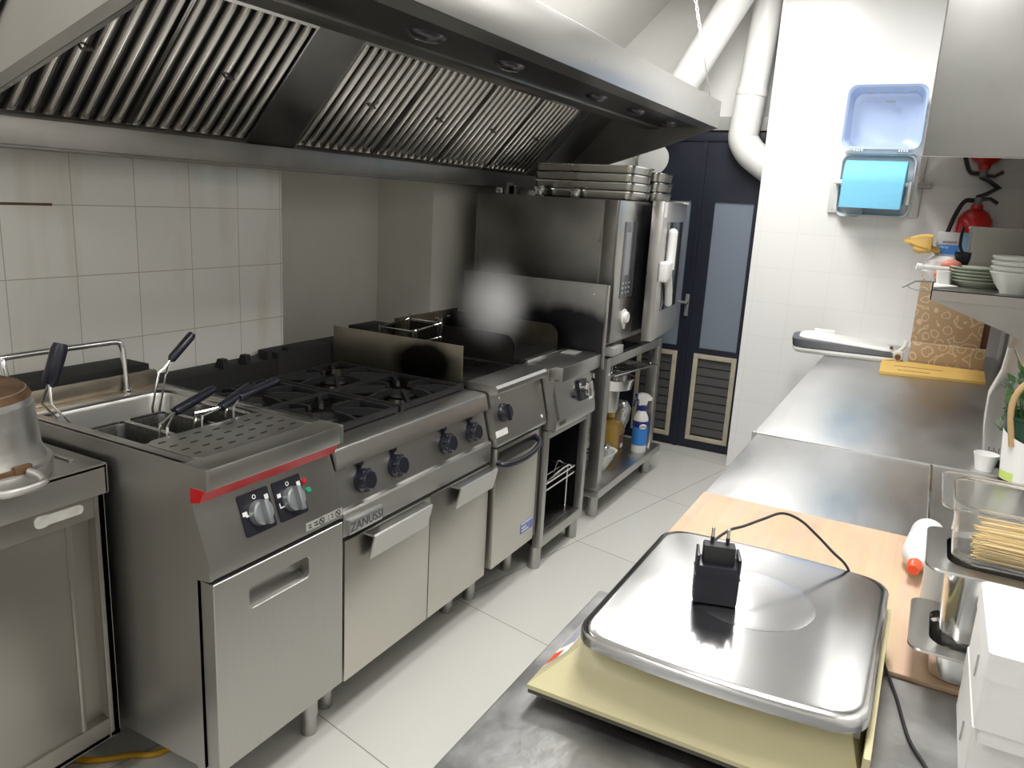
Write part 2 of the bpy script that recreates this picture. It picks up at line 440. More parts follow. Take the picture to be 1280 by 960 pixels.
m = MB(); m.box(-1.41,-1.185,Y0+.012,Y1-.012,1.936,1.95); B(m, 'lamp_channel', SOOT, hood)
m = MB(); m.box(-1.49,-1.41,Y0+.012,Y1-.012,1.928,1.95,.002); m.box(-1.497,-1.487,Y0+.012,Y1-.012,1.928,2.05); m.box(-1.67,-1.49,Y0+.012,Y1-.012,2.0,2.01)
B(m, 'filter_frame', STEELD, hood)
for y in (1.846,2.31,3.034,3.493,3.978):
    m = MB(); m.lathe([(.0,-.018),(.03,-.016),(.045,-.006),(.05,.002)], (0,0,0), 20)
    for i in range(len(m.v)): m.v[i] = Vector((-1.29+m.v[i].x*.8, y+m.v[i].y*1.6, 1.936+m.v[i].z))
    B(m, 'work_lamp', mat('lamp_glass',(.035,.035,.04),.15) if y == 1.846 else bpy.data.materials['lamp_glass'], hood)
s0 = Vector((-1.985,0,1.645)); s1 = Vector((-1.665,0,1.985)); ln = (s1-s0).length
sd = (s1-s0).normalized(); sn = Vector((sd.z,0,-sd.x))      # faces down and towards the aisle
def slope(y): return frame((s0.x,y,s0.z), (0,1,0), sd, sn)
RIB = mat('filter_rib_steel', (.66,.64,.61), .24, 1, var=.2, vscale=6)
for fi, y in enumerate((1.045,1.467,2.10,2.527,2.954,3.381)):
    m = MB(); m.x = slope(y)
    w_ = .046
    m.m = 1; m.box(-.030,8*w_+.030,.0,ln,-.03,-.022)
    m.m = 0
    m.box(-.028,8*w_+.028,.0,.022,-.022,.0); m.box(-.028,8*w_+.028,ln-.022,ln,-.022,.0)
    m.box(-.028,-.021,.022,ln-.022,-.022,-.002); m.box(8*w_+.021,8*w_+.028,.022,ln-.022,-.022,-.002)
    for k in range(9):
        u = k*w_; n = 6
        a = []; 
        for e, (v, sc) in enumerate(((.012,.25),(.024,.95),(.045,1),(ln-.045,1),(ln-.02,.8))):
            for j in range(n+1):
                wv = PI*j/n
                a.append((u+.0112*math.cos(wv), v, -.018+.020*math.sin(wv)*sc))
        fs = []
        for e in range(4):
            for j in range(n):
                fs.append((e*(n+1)+j, e*(n+1)+j+1, (e+1)*(n+1)+j+1, (e+1)*(n+1)+j))
        fs.append(list(range(n+1))); fs.append([4*(n+1)+j for j in range(n,-1,-1)])
        m._add(a, fs)
    f = B(m, 'baffle_filter', [RIB, SOOT], hood, smooth=50)
    m = MB(); m.x = slope(y); m.tube([(3.7*w_,ln*.5,-.004),(3.7*w_,ln*.5,.014),(4.3*w_,ln*.5,.014),(4.3*w_,ln*.5,-.004)],.004,6)
    B(m, 'filter_grip', STEELD, f)
for a, b in ((1.86,2.075),(3.79,4.185)):
    m = MB(); m.x = slope(0); m.box(a,b,0,ln,-.02,-.004)
    if a > 3: m.box(3.86,3.88,0,ln,-.006,.006)
    B(m, 'blank_panel', STEELD, hood)

ch = thing('hanging_chain', 'white twisted chain holding up the far end of the hood', 'chain', (-1.145,4.17,2.066))
m = MB(); a = Vector((-1.147,4.17,2.08)); b = Vector((-1.33,4.17,2.75))
c = a.lerp(b,.36); d = a.lerp(b,.29)
n = 22
for k in range(n):
    p = c.lerp(b,(k+.5)/n); t = (b-c).normalized(); s = t.cross(Vector((0,1,0)) if k % 2 else Vector((.6,.8,0))).normalized()
    L_ = (b-c).length/n*.75; pts = []
    for j in range(10):
        w_ = 2*PI*j/10; pts.append(p + t*math.cos(w_)*L_ + s*math.sin(w_)*.0065)
    m.tube(pts, .0022, 5, closed=True)
B(m, 'chain_links', WHITEP, ch)
m = MB(); m.tube([d,c],.007,8); m.ball(c,.010); B(m, 'turnbuckle', WHITEP, ch)
m = MB(); m.tube([a,d],.003,6); m.tube([(-1.147,4.17,2.066),a],.008,8); B(m, 'hook_rod', CHROME, ch)

# ================================================================= PIPES
def bend(pts, k=6):
    """smooth a polyline with Catmull-Rom"""
    P = [Vector(p) for p in pts]; P = [P[0]*2-P[1]] + P + [P[-1]*2-P[-2]]; out = []
    for i in range(1, len(P)-2):
        for s in range(k):
            t = s/k; p0,p1,p2,p3 = P[i-1:i+3]
            out.append(.5*((2*p1)+(p2-p0)*t+(2*p0-5*p1+4*p2-p3)*t*t+(3*p1-p0-3*p2+p3)*t**3))
    out.append(P[-2]); return out
pp = thing('drain_pipe', 'thick white pipe ending in an elbow in front of the navy door', 'pipe', (-1.08,4.79,2.19))
m = MB(); m.tube([(-1.035,4.79,2.75),(-1.080,4.79,2.19)],.082,28); B(m, 'pipe', PVC, pp)
m = MB(); m.tube([(-1.079,4.79,2.205),(-1.082,4.79,2.17)],.089,28); B(m, 'socket_ring', PVC, pp)
m = MB(); m.tube([(-1.081,4.79,2.19)]+bend([(-1.098,4.79,1.99),(-1.098,4.795,1.93),(-1.055,4.80,1.865),(-.985,4.81,1.81),(-.90,4.815,1.755)]),.086,28)
B(m, 'elbow', PVC, pp, smooth=60)
pp = thing('slanted_pipe', 'white pipe slanting from ceiling down behind the hood', 'pipe', (-1.4,4.62,2.3))
m = MB(); m.tube([(-1.135,4.62,2.74),(-1.585,4.62,1.95)],.088,28); B(m, 'pipe', PVC, pp)
m = MB(); m.tube(bend([(-1.585,4.62,1.95),(-1.60,4.60,1.88),(-1.585,4.56,1.82),(-1.53,4.50,1.785)]),.094,28); B(m, 'elbow', PVC, pp, smooth=60)
m = MB(); m.tube([(-1.56,4.53,1.80),(-1.552,4.52,1.797)],.098,28); B(m, 'socket_ring', PVC, pp)
m = MB(); m.box(-2.172,-2.1685,1.0,1.335,1.434,1.441); struct(m, 'rust_line', RUST)  # rust streak along a tile joint, laid on as a thin strip
# ================================================================= LEFT WORKTABLE AND POT
STEELT = mat('tarnished_steel', (.42,.40,.365), .36, 1, var=.18, vscale=2.5, rvar=.05)
T = thing('worktable', 'stainless worktable with sliding doors left of the pasta cooker', 'table', (-1.9,.6,0))
m = MB(); m.box(-2.15,-1.605,.0,1.068,.868,.882,.004); m.box(-1.612,-1.605,.0,1.068,.808,.88,.003); m.box(-2.15,-1.605,1.061,1.068,.81,.88)
m.box(-2.15,-2.14,0,1.068,.88,.98,.003)
m.box(-1.79,-1.67,1.02,1.032,.882,.886,.003)
B(m, 'worktop', STEELH, T)
m = MB(); X = -1.612
m.box(-2.14,X,1.045,1.06,.17,.808); m.box(-2.14,-2.125,0,1.06,.17,.808); m.box(-2.14,X,0,1.06,.17,.182)
m.box(X-.03,X,1.034,1.06,.17,.808,.002); m.box(X-.03,X,0,1.034,.755,.808,.002); m.box(X-.03,X,0,1.034,.17,.225,.002)
m.box(X-.035,X-.028,.99,1.034,.225,.755)
B(m, 'cabinet_frame', STEELT, T)
m = MB(); m.box(X-.020,X-.006,.48,.978,.222,.758,.002); m.box(X-.024,X-.002,.966,.980,.222,.758,.004); B(m, 'sliding_door', STEELT, T)
m = MB(); m.box(X-.040,X-.026,.02,.52,.222,.758,.002); B(m, 'sliding_door', STEELT, T)
m = MB(); m.x = frame((X+.002,.955,.787),(0,1,.0),(0,0,1),(1,0,0)); m.loft([(0,0,.052,.011,.010,-.003),(0,0,.052,.011,.010,.001)]); m.loft([(-.042,0,.017,.014,.013,-.003),(-.042,0,.017,.014,.013,.0012)])
B(m, 'tape_mark', mat('worn_tape',(.52,.51,.47),.6,var=.3,vscale=30), T)
for y in (.94,.1):
    for x in (-1.70,-2.08):
        m = MB(); m.cyl((x,y,.05),(x,y,.17),.026); m.cyl((x,y,0),(x,y,.05),.021); B(m, 'leg', STEEL, T)

P = thing('stock_pot', 'dented aluminium pot upside down on the left worktable', 'pot', (-1.755,.83,.882))
c = (-1.755,.83,.882)
m = MB(); m.lathe([(.0,.195),(.120,.196),(.137,.190),(.146,.172),(.151,.12),(.158,.06),(.166,.035),(.176,.031),(.178,.024),(.176,.001),(.168,.0),(.164,.02),(.158,.05),(.15,.16),(.0,.18)], c, 48)
B(m, 'pot_body', ALU, P)
m = MB(); m.lathe([(.0,.1965),(.10,.1975),(.130,.1955),(.141,.186),(.1465,.174)], c, 48); B(m, 'burnt_base', RUST, P)
m = MB(); a = math.radians(2)
u = Vector((-math.sin(a),math.cos(a),0)); n_ = Vector((math.cos(a),math.sin(a),0)); o = Vector(c)+n_*.163
m.x = frame(o,u,(0,0,1),n_); m.box(-.056,-.018,.022,.050,-.004,.008,.003); m.box(.018,.056,.022,.050,-.004,.008,.003); m.box(-.02,.02,.028,.044,-.004,.006,.002)
for s in (-.045,.045): m.ball((s,.037,.012),.007,8)
B(m, 'handle_plate', RUST, P)
m = MB(); m.x = frame(o,u,(0,0,1),n_); m.tube(bend([(-.045,.036,.01),(-.05,.030,.04),(-.038,.022,.062),(.038,.022,.062),(.05,.030,.04),(.045,.036,.01)],5),.0085,10); B(m, 'pot_handle', ALU, P)

H = [(-2.0,1.075,.012),(-1.80,1.06,.0085),(-1.70,1.14,.0085),(-1.64,1.20,.0085),(-1.66,1.36,.0085),(-1.85,1.42,.0085)]
m = MB(); m.tube(bend(H,6),.0085,10); tag(B(m, 'gas_hose', HOSEY, org=(-1.7,1.14,0)), 'yellow gas hose lying on the floor under the pasta cooker', 'hose')

# ================================================================= PASTA COOKER
K = thing('pasta_cooker', 'stainless pasta cooker with red strip and two knobs', 'cooker', (-1.65,1.305,0))
ya, yb = 1.085, 1.525
m = MB()
m.prism([(-2.0,.165),(-1.337,.165),(-1.337,.657),(-1.297,.663),(-1.297,.700),(-1.345,.838),(-1.345,.874),(-1.37,.874),(-1.37,.70),(-2.0,.70)], ya, yb)
for y in (ya-.001, yb-.010): m.prism([(-2.0,.165),(-1.337,.165),(-1.337,.657),(-1.296,.662),(-1.296,.700),(-1.344,.838),(-1.344,.874),(-1.2955,.874),(-1.2955,.921),(-1.300,.9235),(-2.0,.9235)], y, y+.011)
m.box(-2.0,-1.985,ya,yb,.70,.912)
B(m, 'body', STEEL, K)
m = MB()
m.box(-1.37,-1.2955,ya+.010,yb-.010,.874,.9235,.003)
m.box(-2.0,-1.95,ya,yb,.909,.9235,.003); m.box(-1.95,-1.37,ya,ya+.038,.909,.9235,.003); m.box(-1.95,-1.37,yb-.038,yb,.909,.9235,.003)
m.box(-1.56,-1.37,ya+.03,yb-.03,.905,.917)
B(m, 'worktop', STEELH, K)
m = MB()
m.loft([((-1.95-1.56)/2,1.305,.195,.182,.05,.914),((-1.95-1.56)/2,1.305,.190,.178,.05,.904),((-1.95-1.56)/2,1.305,.182,.172,.05,.74),((-1.95-1.56)/2,1.305,.165,.155,.05,.715)], cap0=False)
B(m, 'basin', STEELH, K)
m = MB(); m.loft([(-1.465,1.305,.093,.178,.035,.9175),(-1.465,1.305,.093,.178,.035,.922),(-1.465,1.305,.089,.174,.032,.9225)]); m.m = 1
for i in range(7):
    for j in range(4):
        x = -1.525+j*.04+(.01 if i % 2 else 0); y = 1.155+i*.05
        m.loft([(x,y,.0035,.011,.0034,.9222),(x,y,.0035,.011,.0034,.9230)], 3)  # darkness of the holes painted as black lozenges on the plate
B(m, 'drain_plate', [STEELH, GAPSHADE], K)
m = MB(); m.box(-2.0,-1.99,ya,1.50,.92,.972,.002); m.box(-1.99,-1.965,ya,1.50,.92,.928,.002); B(m, 'upstand', mat('heat_tinted_steel',(.46,.41,.34),.35,1,var=.2), K)
m = MB(); m.box(-2.15,-2.02,1.06,1.50,.70,.985,.003); m.box(-2.15,-2.02,1.50,1.525,.70,.96,.003); B(m, 'flue', FLUE, K)
m = MB(); m.tube(bend([(-1.975,1.392,.914),(-1.985,1.395,.98),(-1.995,1.398,1.05)],4)[:-1]+bend([(-1.995,1.398,1.05),(-1.997,1.392,1.064),(-2.0,1.378,1.069)],4)+bend([(-2.0,1.36,1.069),(-2.0,1.09,1.069),(-1.998,1.074,1.06),(-1.99,1.072,1.03),(-1.975,1.072,.914)],5),.008,10)
m.cyl((-1.975,1.392,.912),(-1.975,1.392,.932),.014)
B(m, 'basket_rail', CHROME, K, smooth=60)
m = MB(); m.prism([(-1.346,.874),(-1.302,.874),(-1.316,.845),(-1.346,.838)], ya-.0025, yb-.011); B(m, 'red_strip', RED, K)
pf = lambda y: frame((-1.321,y,.769),(0,1,0),(-.048,0,.138),(.138,0,.048))
for y, lbl in ((1.247,0),(1.355,1)):
    m = MB(); m.x = pf(y); m.loft([(0,0,.047,.050,.005,.0),(0,0,.047,.050,.005,.003)], 3); m.m = 1
    m.lathe([(.0036,.0031),(.0056,.0031),(.0056,.0036),(.0036,.0036),(.0036,.0031)], (0,.036,0), 12)
    if lbl == 0: m.box(-.044,-.030,.0,.010,.003,.0036); m.box(-.036,-.022,-.004,.000,.003,.0036)
    else: m.box(-.040,-.028,.010,.020,.003,.0036); m.box(-.040,-.037,-.014,-.003,.003,.0036); m.box(-.040,-.022,-.016,-.013,.003,.0036)
    m.box(.030,.042,.020,.032,.003,.0036)
    B(m, 'knob_plate', [BLACK, PAPER], K)
    m = MB(); m.x = pf(y); m.lathe([(.0,.024),(.026,.024),(.030,.020),(.0315,.003)], (.004,-.004,0), 28); m.box(-.003,.011,-.034,.026,.018,.040,.004)
    B(m, 'knob', KNOBG, K)
for v, mt, nm in ((.026,RED,'red_lamp'),(-.0,LITL,'green_lamp')):
    m = MB(); m.x = pf(1.412+(.008 if v < .01 else 0)); m.lathe([(.008,0),(.008,.003),(.006,.006),(0,.007)], (0,v,0), 14); B(m, nm, mt, K)
m = MB(); m.x = frame((-1.2965,1.455,.683),(0,1,0),(0,0,1),(1,0,0)); m.box(-.07,.068,-.011,.011,0,.0012); rp = B(m, 'rating_plate', LABELG, K)
m = MB(); m.x = frame((-1.2965,1.455,.683),(0,1,0),(0,0,1),(1,0,0))
for u in (-.012,.05):
    m.lathe([(.0078,.0013),(.0098,.0013),(.0098,.0019),(.0078,.0019),(.0078,.0013)], (u,0,0), 16); m.quad((u-.007,.005,.0018),(u-.005,.007,.0018),(u+.007,-.005,.0018),(u+.005,-.007,.0018))
for u, w_ in ((-.06,.010),(-.04,.014),(.012,.003),(.025,.006)): m.box(u,u+w_,-.005,-.002,.0012,.0018); m.box(u,u+w_*.8,.002,.005,.0012,.0018)
B(m, 'warning_symbols', BLACK, rp)
m = MB(); m.box(-1.336,-1.300,1.088,1.522,.655,.664); B(m, 'gap_shade_strip', GAPSHADE, K)  # black bar stands in for the shade above the door
m = MB(); x0, x1 = -1.333, -1.292
hy0, hy1, hz0, hz1 = 1.191,1.394,.546,.607
def rrp(cy, cz, hy, hz, r, x, n=6):
    out = []
    for q,(sy,sz) in enumerate(((1,1),(-1,1),(-1,-1),(1,-1))):
        for s in range(n+1):
            w_ = q*PI/2+s/n*PI/2; out.append((x, cy+sy*(hy-r)+r*math.cos(w_), cz+sz*(hz-r)+r*math.sin(w_)))
    return out
cy_, cz_, hy_, hz_ = (1.090+1.522)/2, (.165+.653)/2, .216, .244
gy_, gz_, gh_, gv_ = (hy0+hy1)/2, (hz0+hz1)/2, (hy1-hy0)/2, (hz1-hz0)/2
rs = [rrp(cy_,cz_,hy_,hz_,.002,x0), rrp(cy_,cz_,hy_,hz_,.002,x1-.002), rrp(cy_,cz_,hy_-.0015,hz_-.0015,.002,x1), rrp(gy_,gz_,gh_,gv_,.012,x1), rrp(gy_,gz_,gh_-.002,gv_-.002,.011,x1-.002), rrp(gy_,gz_,gh_-.002,gv_-.002,.011,x0)]
k = len(rs[0]); m._add([p for r_ in rs for p in r_], [[e*k+i,e*k+(i+1)%k,(e+1)*k+(i+1)%k,(e+1)*k+i] for e in range(5) for i in range(k)])
dr = B(m, 'door', STEEL, K)
m = MB(); m.box(x0-.002,x0+.006,hy0-.004,hy1+.004,hz0-.004,hz1+.004); m.prism([(x1-.003,hz0+.002),(x0+.004,hz0+.002),(x0+.004,hz0+.016)], hy0+.006, hy1-.006)
B(m, 'door_grip', STEELH, dr)
for y in (1.125,1.475):
    for x in (-1.375,-1.95):
        m = MB(); m.cyl((x,y,.06),(x,y,.165),.026); m.cyl((x,y,0),(x,y,.06),.023); B(m, 'leg', STEEL, K)

# pasta baskets
MESHB = mat('basket_mesh', (.22,.22,.21), .4, 1, var=.5, vscale=160)
def basket(lbl, x0, x1, y0, y1, ztop, depth, handle, wires, rad=.02, gr=.0125):
    cx, cy = (x0+x1)/2, (y0+y1)/2; hx, hy = (x1-x0)/2, (y1-y0)/2
    b = thing('pasta_basket', lbl, 'basket', (cx,cy,ztop-depth), 'pasta baskets in the cooker')
    m = MB(); m.loft([(cx,cy,hx,hy,rad,ztop),(cx,cy,hx-.003,hy-.003,rad,ztop-.01),(cx,cy,hx-.006,hy-.006,rad,ztop-depth),(cx,cy,hx-.012,hy-.012,rad,ztop-depth-.002)], cap0=False)
    B(m, 'basket_mesh', MESHB, b)
    m = MB(); n = 24; pts = []
    for q, (sx, sy) in enumerate(((1,1),(-1,1),(-1,-1),(1,-1))):
        for s in range(5):
            w_ = q*PI/2+s/4*PI/2; pts.append((cx+sx*(hx-rad)+rad*math.cos(w_), cy+sy*(hy-rad)+rad*math.sin(w_), ztop))
    m.tube(pts, .0032, 6, closed=True); B(m, 'rim_wire', CHROME, b)
    m = MB()
    for wr in wires: m.tube(wr, .0035, 6)
    B(m, 'handle_wire', CHROME, b)
    m = MB(); m.tube(handle, .012, 12, radii=[gr*.75]+[gr]*(len(handle)-2)+[gr*.8]); B(m, 'handle_grip', BLACK, b)
# three narrow baskets at the front
lb3 = ['narrow pasta basket at the near side of the cooker, its handle nearest the camera', 'narrow pasta basket between the other two front baskets', 'narrow pasta basket next to the range, handle reaching over the burners']
hd3 = [((-1.655,1.296,.944),(-1.70,1.46,.966)), ((-1.600,1.394,.944),(-1.662,1.55,.962)), ((-1.625,1.480,.950),(-1.658,1.655,.962))]
for i in range(3):
    y0 = 1.128+i*.121; h0, h1 = Vector(hd3[i][0]), Vector(hd3[i][1])
    d = (h1-h0)
    yw = y0+.113 if i < 2 else y0+.10
    xw = -1.575-.02*i
    basket(lb3[i], -1.788, -1.562, y0, y0+.113, .906, .15, [h0,h0+d*.04,h0+d*.9,h1],
        [[(xw,y0+.08,.898),(xw-.004,y0+.085,.935),h0+d*.02],[(xw-.03,y0+.08,.898),(xw-.03,y0+.085,.938),h0+d*.02]])
basket('square pasta basket hung at the back left with tall black handle', -1.93,-1.80,1.135,1.295,.828,.10,
    [(-1.853,1.097,1.020),(-1.853,1.102,1.03),(-1.85,1.128,1.105),(-1.85,1.132,1.118)], [[(-1.86,1.145,.83),(-1.86,1.128,.91),(-1.862,1.08,.975),(-1.857,1.088,1.0),(-1.853,1.099,1.024)],[(-1.835,1.15,.83),(-1.835,1.135,.91),(-1.838,1.09,.975),(-1.845,1.094,1.0),(-1.853,1.099,1.024)]], gr=.019)
basket('square pasta basket hung at the back right, handle leaning over the range', -1.93,-1.80,1.315,1.475,.828,.10,
    [(-1.85,1.444,1.026),(-1.85,1.449,1.034),(-1.85,1.512,1.086),(-1.85,1.520,1.094)], [[(-1.862,1.385,.83),(-1.862,1.385,.90),(-1.862,1.412,.995),(-1.856,1.425,1.006),(-1.85,1.446,1.030)],[(-1.832,1.385,.83),(-1.832,1.385,.90),(-1.832,1.412,.995),(-1.842,1.425,1.006),(-1.85,1.446,1.030)]])

# ================================================================= RANGE
G = thing('gas_range', 'four-burner stainless gas range with four black knobs and a nameplate', 'range', (-1.65,1.93,0))
ya, yb = 1.530, 2.328
m = MB()
m.prism([(-2.03,.15),(-1.337,.15),(-1.337,.590),(-1.299,.600),(-1.297,.668),(-1.301,.674),(-1.311,.677),(-1.340,.790),(-1.36,.79),(-1.36,.76),(-2.03,.76)], ya, yb)
m.box(-2.03,-1.40,ya,ya+.015,.76,.845); m.box(-2.03,-1.40,yb-.015,yb,.76,.845); m.box(-2.03,-2.0,ya,yb,.76,.845)
B(m, 'body', STEEL, G)
m = MB(); m.prism([(-1.415,.838),(-1.415,.849),(-1.340,.848),(-1.331,.844),(-1.327,.838),(-1.316,.790),(-1.322,.786),(-1.345,.790),(-1.36,.80)], ya, yb); B(m, 'front_rail', STEELH, G)
m = MB(); m.box(-2.03,-1.985,ya,yb,.838,.850,.003); m.box(-1.985,-1.41,ya,ya+.02,.838,.85,.003); m.box(-1.985,-1.41,yb-.02,yb,.838,.85,.003); B(m, 'hob_rim', mat('heat_tinted_rim',(.42,.37,.29),.3,1,var=.4), G)
m = MB(); m.loft([(-1.70,1.929,.29,.382,.04,.842),(-1.70,1.929,.284,.378,.04,.815),(-1.70,1.929,.27,.365,.04,.806)], cap0=False); B(m, 'burner_well', WELL, G)
m = MB(); m.box(-2.15,-2.045,1.527,2.05,.55,.913,.004); m.box(-2.15,-2.045,2.05,2.335,.55,.932,.006)
for y in (1.80,1.90,2.0,2.1): m.prism([(-2.09,.91),(-2.045,.91),(-2.05,.945),(-2.075,.945)], y, y+.022)
B(m, 'flue', FLUE, G)
for i, (x, y) in enumerate(((-1.555,1.735),(-1.555,2.125),(-1.845,1.735),(-1.845,2.125))):
    m = MB(); m.lathe([(.085,.806),(.085,.815),(.06,.82),(.052,.838),(.0,.838)], (x,y,0), 28); b = B(m, 'burner', WELL, G)
    m = MB(); m.lathe([(.046,.838),(.05,.846),(.046,.853),(.02,.856),(0,.856)], (x,y,0), 28); B(m, 'burner_cap', IRON, b)
for y in (1.638,1.792,2.062,2.224):
    m = MB(); m.x = frame((-1.326,y,.735),(0,1,0),(-.029,0,.113),(.113,0,.029))
    m.lathe([(.034,0),(.034,.012),(.029,.020),(.027,.032),(.024,.036),(0,.036)], (0,-.006,0), 24)
    for k in range(8):
        w_ = PI/8+k*PI/4; m.ball((.027*math.cos(w_),-.006+.027*math.sin(w_),.023),.008,8)
    m.lathe([(.010,0),(.010,.014),(.007,.018),(0,.019)], (-.004,.046,0), 12); m.box(-.009,.001,.028,.046,0,.008)
    B(m, 'knob', BLACK, G)
m = MB(); m.box(-1.300,-1.289,1.545,1.690,.604,.648,.002); m.box(-1.294,-1.286,1.550,1.687,.606,.646,.0025); npl = B(m, 'nameplate', mat('nameplate_steel',(.50,.50,.50),.4,.9), G)
m = MB(); m.text('ZANUSSI', .036, frame((-1.2858,1.618,.625),(0,1,0),(0,0,1),(1,0,0))); B(m, 'nameplate_lettering', mat('dark_engraving',(.10,.10,.11),.5,.5), npl)
for y0, y1 in ((1.536,1.947),(1.952,2.322)):
    m = MB(); m.box(-1.334,-1.297,y0,y1,.155,.588,.002); d = B(m, 'door', mat('door_steel',(.62,.60,.55),.36,1,var=.08,vscale=3,rvar=.04) if y0 < 1.6 else bpy.data.materials['door_steel'], G)
    hy0, hy1 = (1.618,1.905) if y0 < 1.6 else (2.070,2.318)
    m = MB(); m.prism([(-1.300,.586),(-1.262,.586),(-1.258,.582),(-1.276,.508),(-1.280,.508),(-1.264,.579),(-1.300,.580)], hy0, hy1); B(m, 'door_handle', STEELH, d)
m = MB(); m.box(-1.336,-1.30,1.534,2.324,.589,.598); B(m, 'gap_shade_strip', GAPSHADE, G)  # seam shade over both doors, drawn as a solid black bar
for y in (1.59,2.26):
    for x in (-1.42,-1.95):
        m = MB(); m.cyl((x,y,.0),(x,y,.15),.025); B(m, 'leg', STEEL, G)

def grate(cx, cy, lbl):
    g = thing('pan_support', lbl, 'grate', (cx,cy,.842), 'cast iron pan supports on the range')
    m = MB(); hx, hy = .136, .180; zt = .874
    b = .0075
    for s in (-1,1):
        m.box(cx+s*hx-b,cx+s*hx+b,cy-hy,cy+hy,zt-.022,zt-.004,.003); m.box(cx-hx,cx+hx,cy+s*hy-b,cy+s*hy+b,zt-.022,zt-.004,.003)
    for s in (-1,1):
        for t in (-1,1): m.box(cx+s*hx-.008,cx+s*hx+.008,cy+t*hy-.008,cy+t*hy+.008,.842,zt-.004,.003)
    B(m, 'grate_ring', IRON, g)
    for k in range(8):
        w_ = k*PI/4; dx, dy = math.cos(w_), math.sin(w_)
        t = min(hx/abs(dx) if abs(dx) > .01 else 9, hy/abs(dy) if abs(dy) > .01 else 9)
        m = MB(); m.x = frame((cx,cy,0),(dx,dy,0),(-dy,dx,0),(0,0,1))
        m.prism([(.048,zt-.012),(.052,zt+.004),(t*.7,zt+.003),(t,zt-.006),(t,zt-.022),(t*.55,zt-.020)], -.006, .006)
        B(m, 'grate_finger', IRON, g)
grate(-1.555,1.735,'black cast iron pan support at the front, beside the pasta cooker')
grate(-1.555,2.125,'black cast iron pan support at the front, beside the griddle')
grate(-1.845,1.735,'black cast iron pan support at the back, beside the pasta cooker')
grate(-1.845,2.125,'black cast iron pan support at the back, beside the splash sheet')
s = thing('splash_guard', 'thin upright stained steel sheet between range and griddle', 'splash guard', (-1.73,2.33,.85))
m = MB(); m.box(-2.03,-1.434,2.3305,2.3345,.850,1.003,.001); B(m, 'sheet', burnt('burnt_splash_sheet',(.40,.36,.29),.36,(.13,0,.065),(.15,1,.09)), s)
m = MB(); m.box(-2.03,-1.434,2.316,2.3305,.850,.853); B(m, 'foot_flange', STEELD, s)

# ================================================================= GRIDDLE OVER OVEN
G = thing('griddle', 'stainless griddle with a single black knob and oven below', 'griddle', (-1.65,2.535,0))
ya, yb = 2.338, 2.735
m = MB()
m.prism([(-2.03,.165),(-1.330,.165),(-1.330,.645),(-1.280,.652),(-1.276,.664),(-1.318,.838),(-1.34,.84),(-1.34,.80),(-2.03,.80)], ya, yb)
B(m, 'body', STEEL, G)
m = MB(); m.prism([(-1.42,.84),(-1.42,.874),(-1.31,.877),(-1.297,.875),(-1.288,.866),(-1.287,.852),(-1.294,.842),(-1.318,.838)], ya, yb); B(m, 'front_rail', STEELH, G)
m = MB(); m.box(-2.03,-1.42,ya,yb,.80,.862,.003); B(m, 'griddle_plate', mat('burnt_griddle',(.035,.032,.03),.3,.8,var=.5,rvar=.1), G)
m = MB(); m.box(-2.15,-2.03,2.338,2.56,.50,.93,.003); m.box(-2.15,-2.03,2.56,2.735,.50,.965,.003); B(m, 'flue', FLUE, G)
gf = lambda y, z: frame((-1.318+(.838-z)*.241,y,z),(0,1,0),(-.042,0,.174),(.174,0,.042))
m = MB(); m.x = gf(2.405,.765); m.lathe([(.034,0),(.034,.010),(.029,.016),(.026,.030),(0,.031)], (0,0,0), 24); m.box(-.006,.006,-.03,.03,.02,.034,.003); B(m, 'knob', BLACK, G)
m = MB(); m.x = gf(2.395,.82); m.lathe([(.006,0),(.006,.003),(0,.004)], (0,0,0), 10); m.x = gf(2.70,.69); m.lathe([(.007,0),(.007,.002),(0,.002)], (0,0,0), 10); B(m, 'indicator', PAPER, G)
m = MB(); m.x = gf(2.365,.70); m.box(-.03,.055,-.013,.010,.0,.0015); B(m, 'sticker', PAPER, G)
m = MB(); m.box(-1.333,-1.283,2.348,2.688,.170,.642,.003); d = B(m, 'oven_door', bpy.data.materials['door_steel'], G)
m = MB(); m.prism([(2.362,.628),(2.66,.628),(2.66,.590),(2.62,.580),(2.362,.580)], -1.290, -1.281, 'x'); B(m, 'recess_shade_patch', SOOT, d)  # recess shade painted as a flat black patch on the door
m = MB(); m.tube(bend([(-1.285,2.352,.592),(-1.252,2.37,.585),(-1.238,2.46,.583),(-1.238,2.56,.590),(-1.252,2.635,.603),(-1.285,2.655,.618)],5),.011,10); B(m, 'door_handle', BLACK, d)
m = MB(); m.box(-1.285,-1.2815,2.575,2.680,.228,.272); st = B(m, 'blue_sticker', mat('lilac_label',(.22,.27,.62),.4,var=.4,vscale=60), d)
m = MB(); m.box(-1.2825,-1.2810,2.578,2.677,.266,.271); m.box(-1.2825,-1.2810,2.582,2.62,.248,.254); m.box(-1.2825,-1.2810,2.582,2.64,.236,.241); B(m, 'sticker_print', PAPER, st)
m = MB(); m.box(-1.335,-1.295,2.694,2.733,.17,.645); B(m, 'side_post', STEELD, G)
for y in (2.39,2.69):
    for x in (-1.40,-1.95):
        m = MB(); m.cyl((x,y,.0),(x,y,.165),.024); B(m, 'leg', STEEL, G)

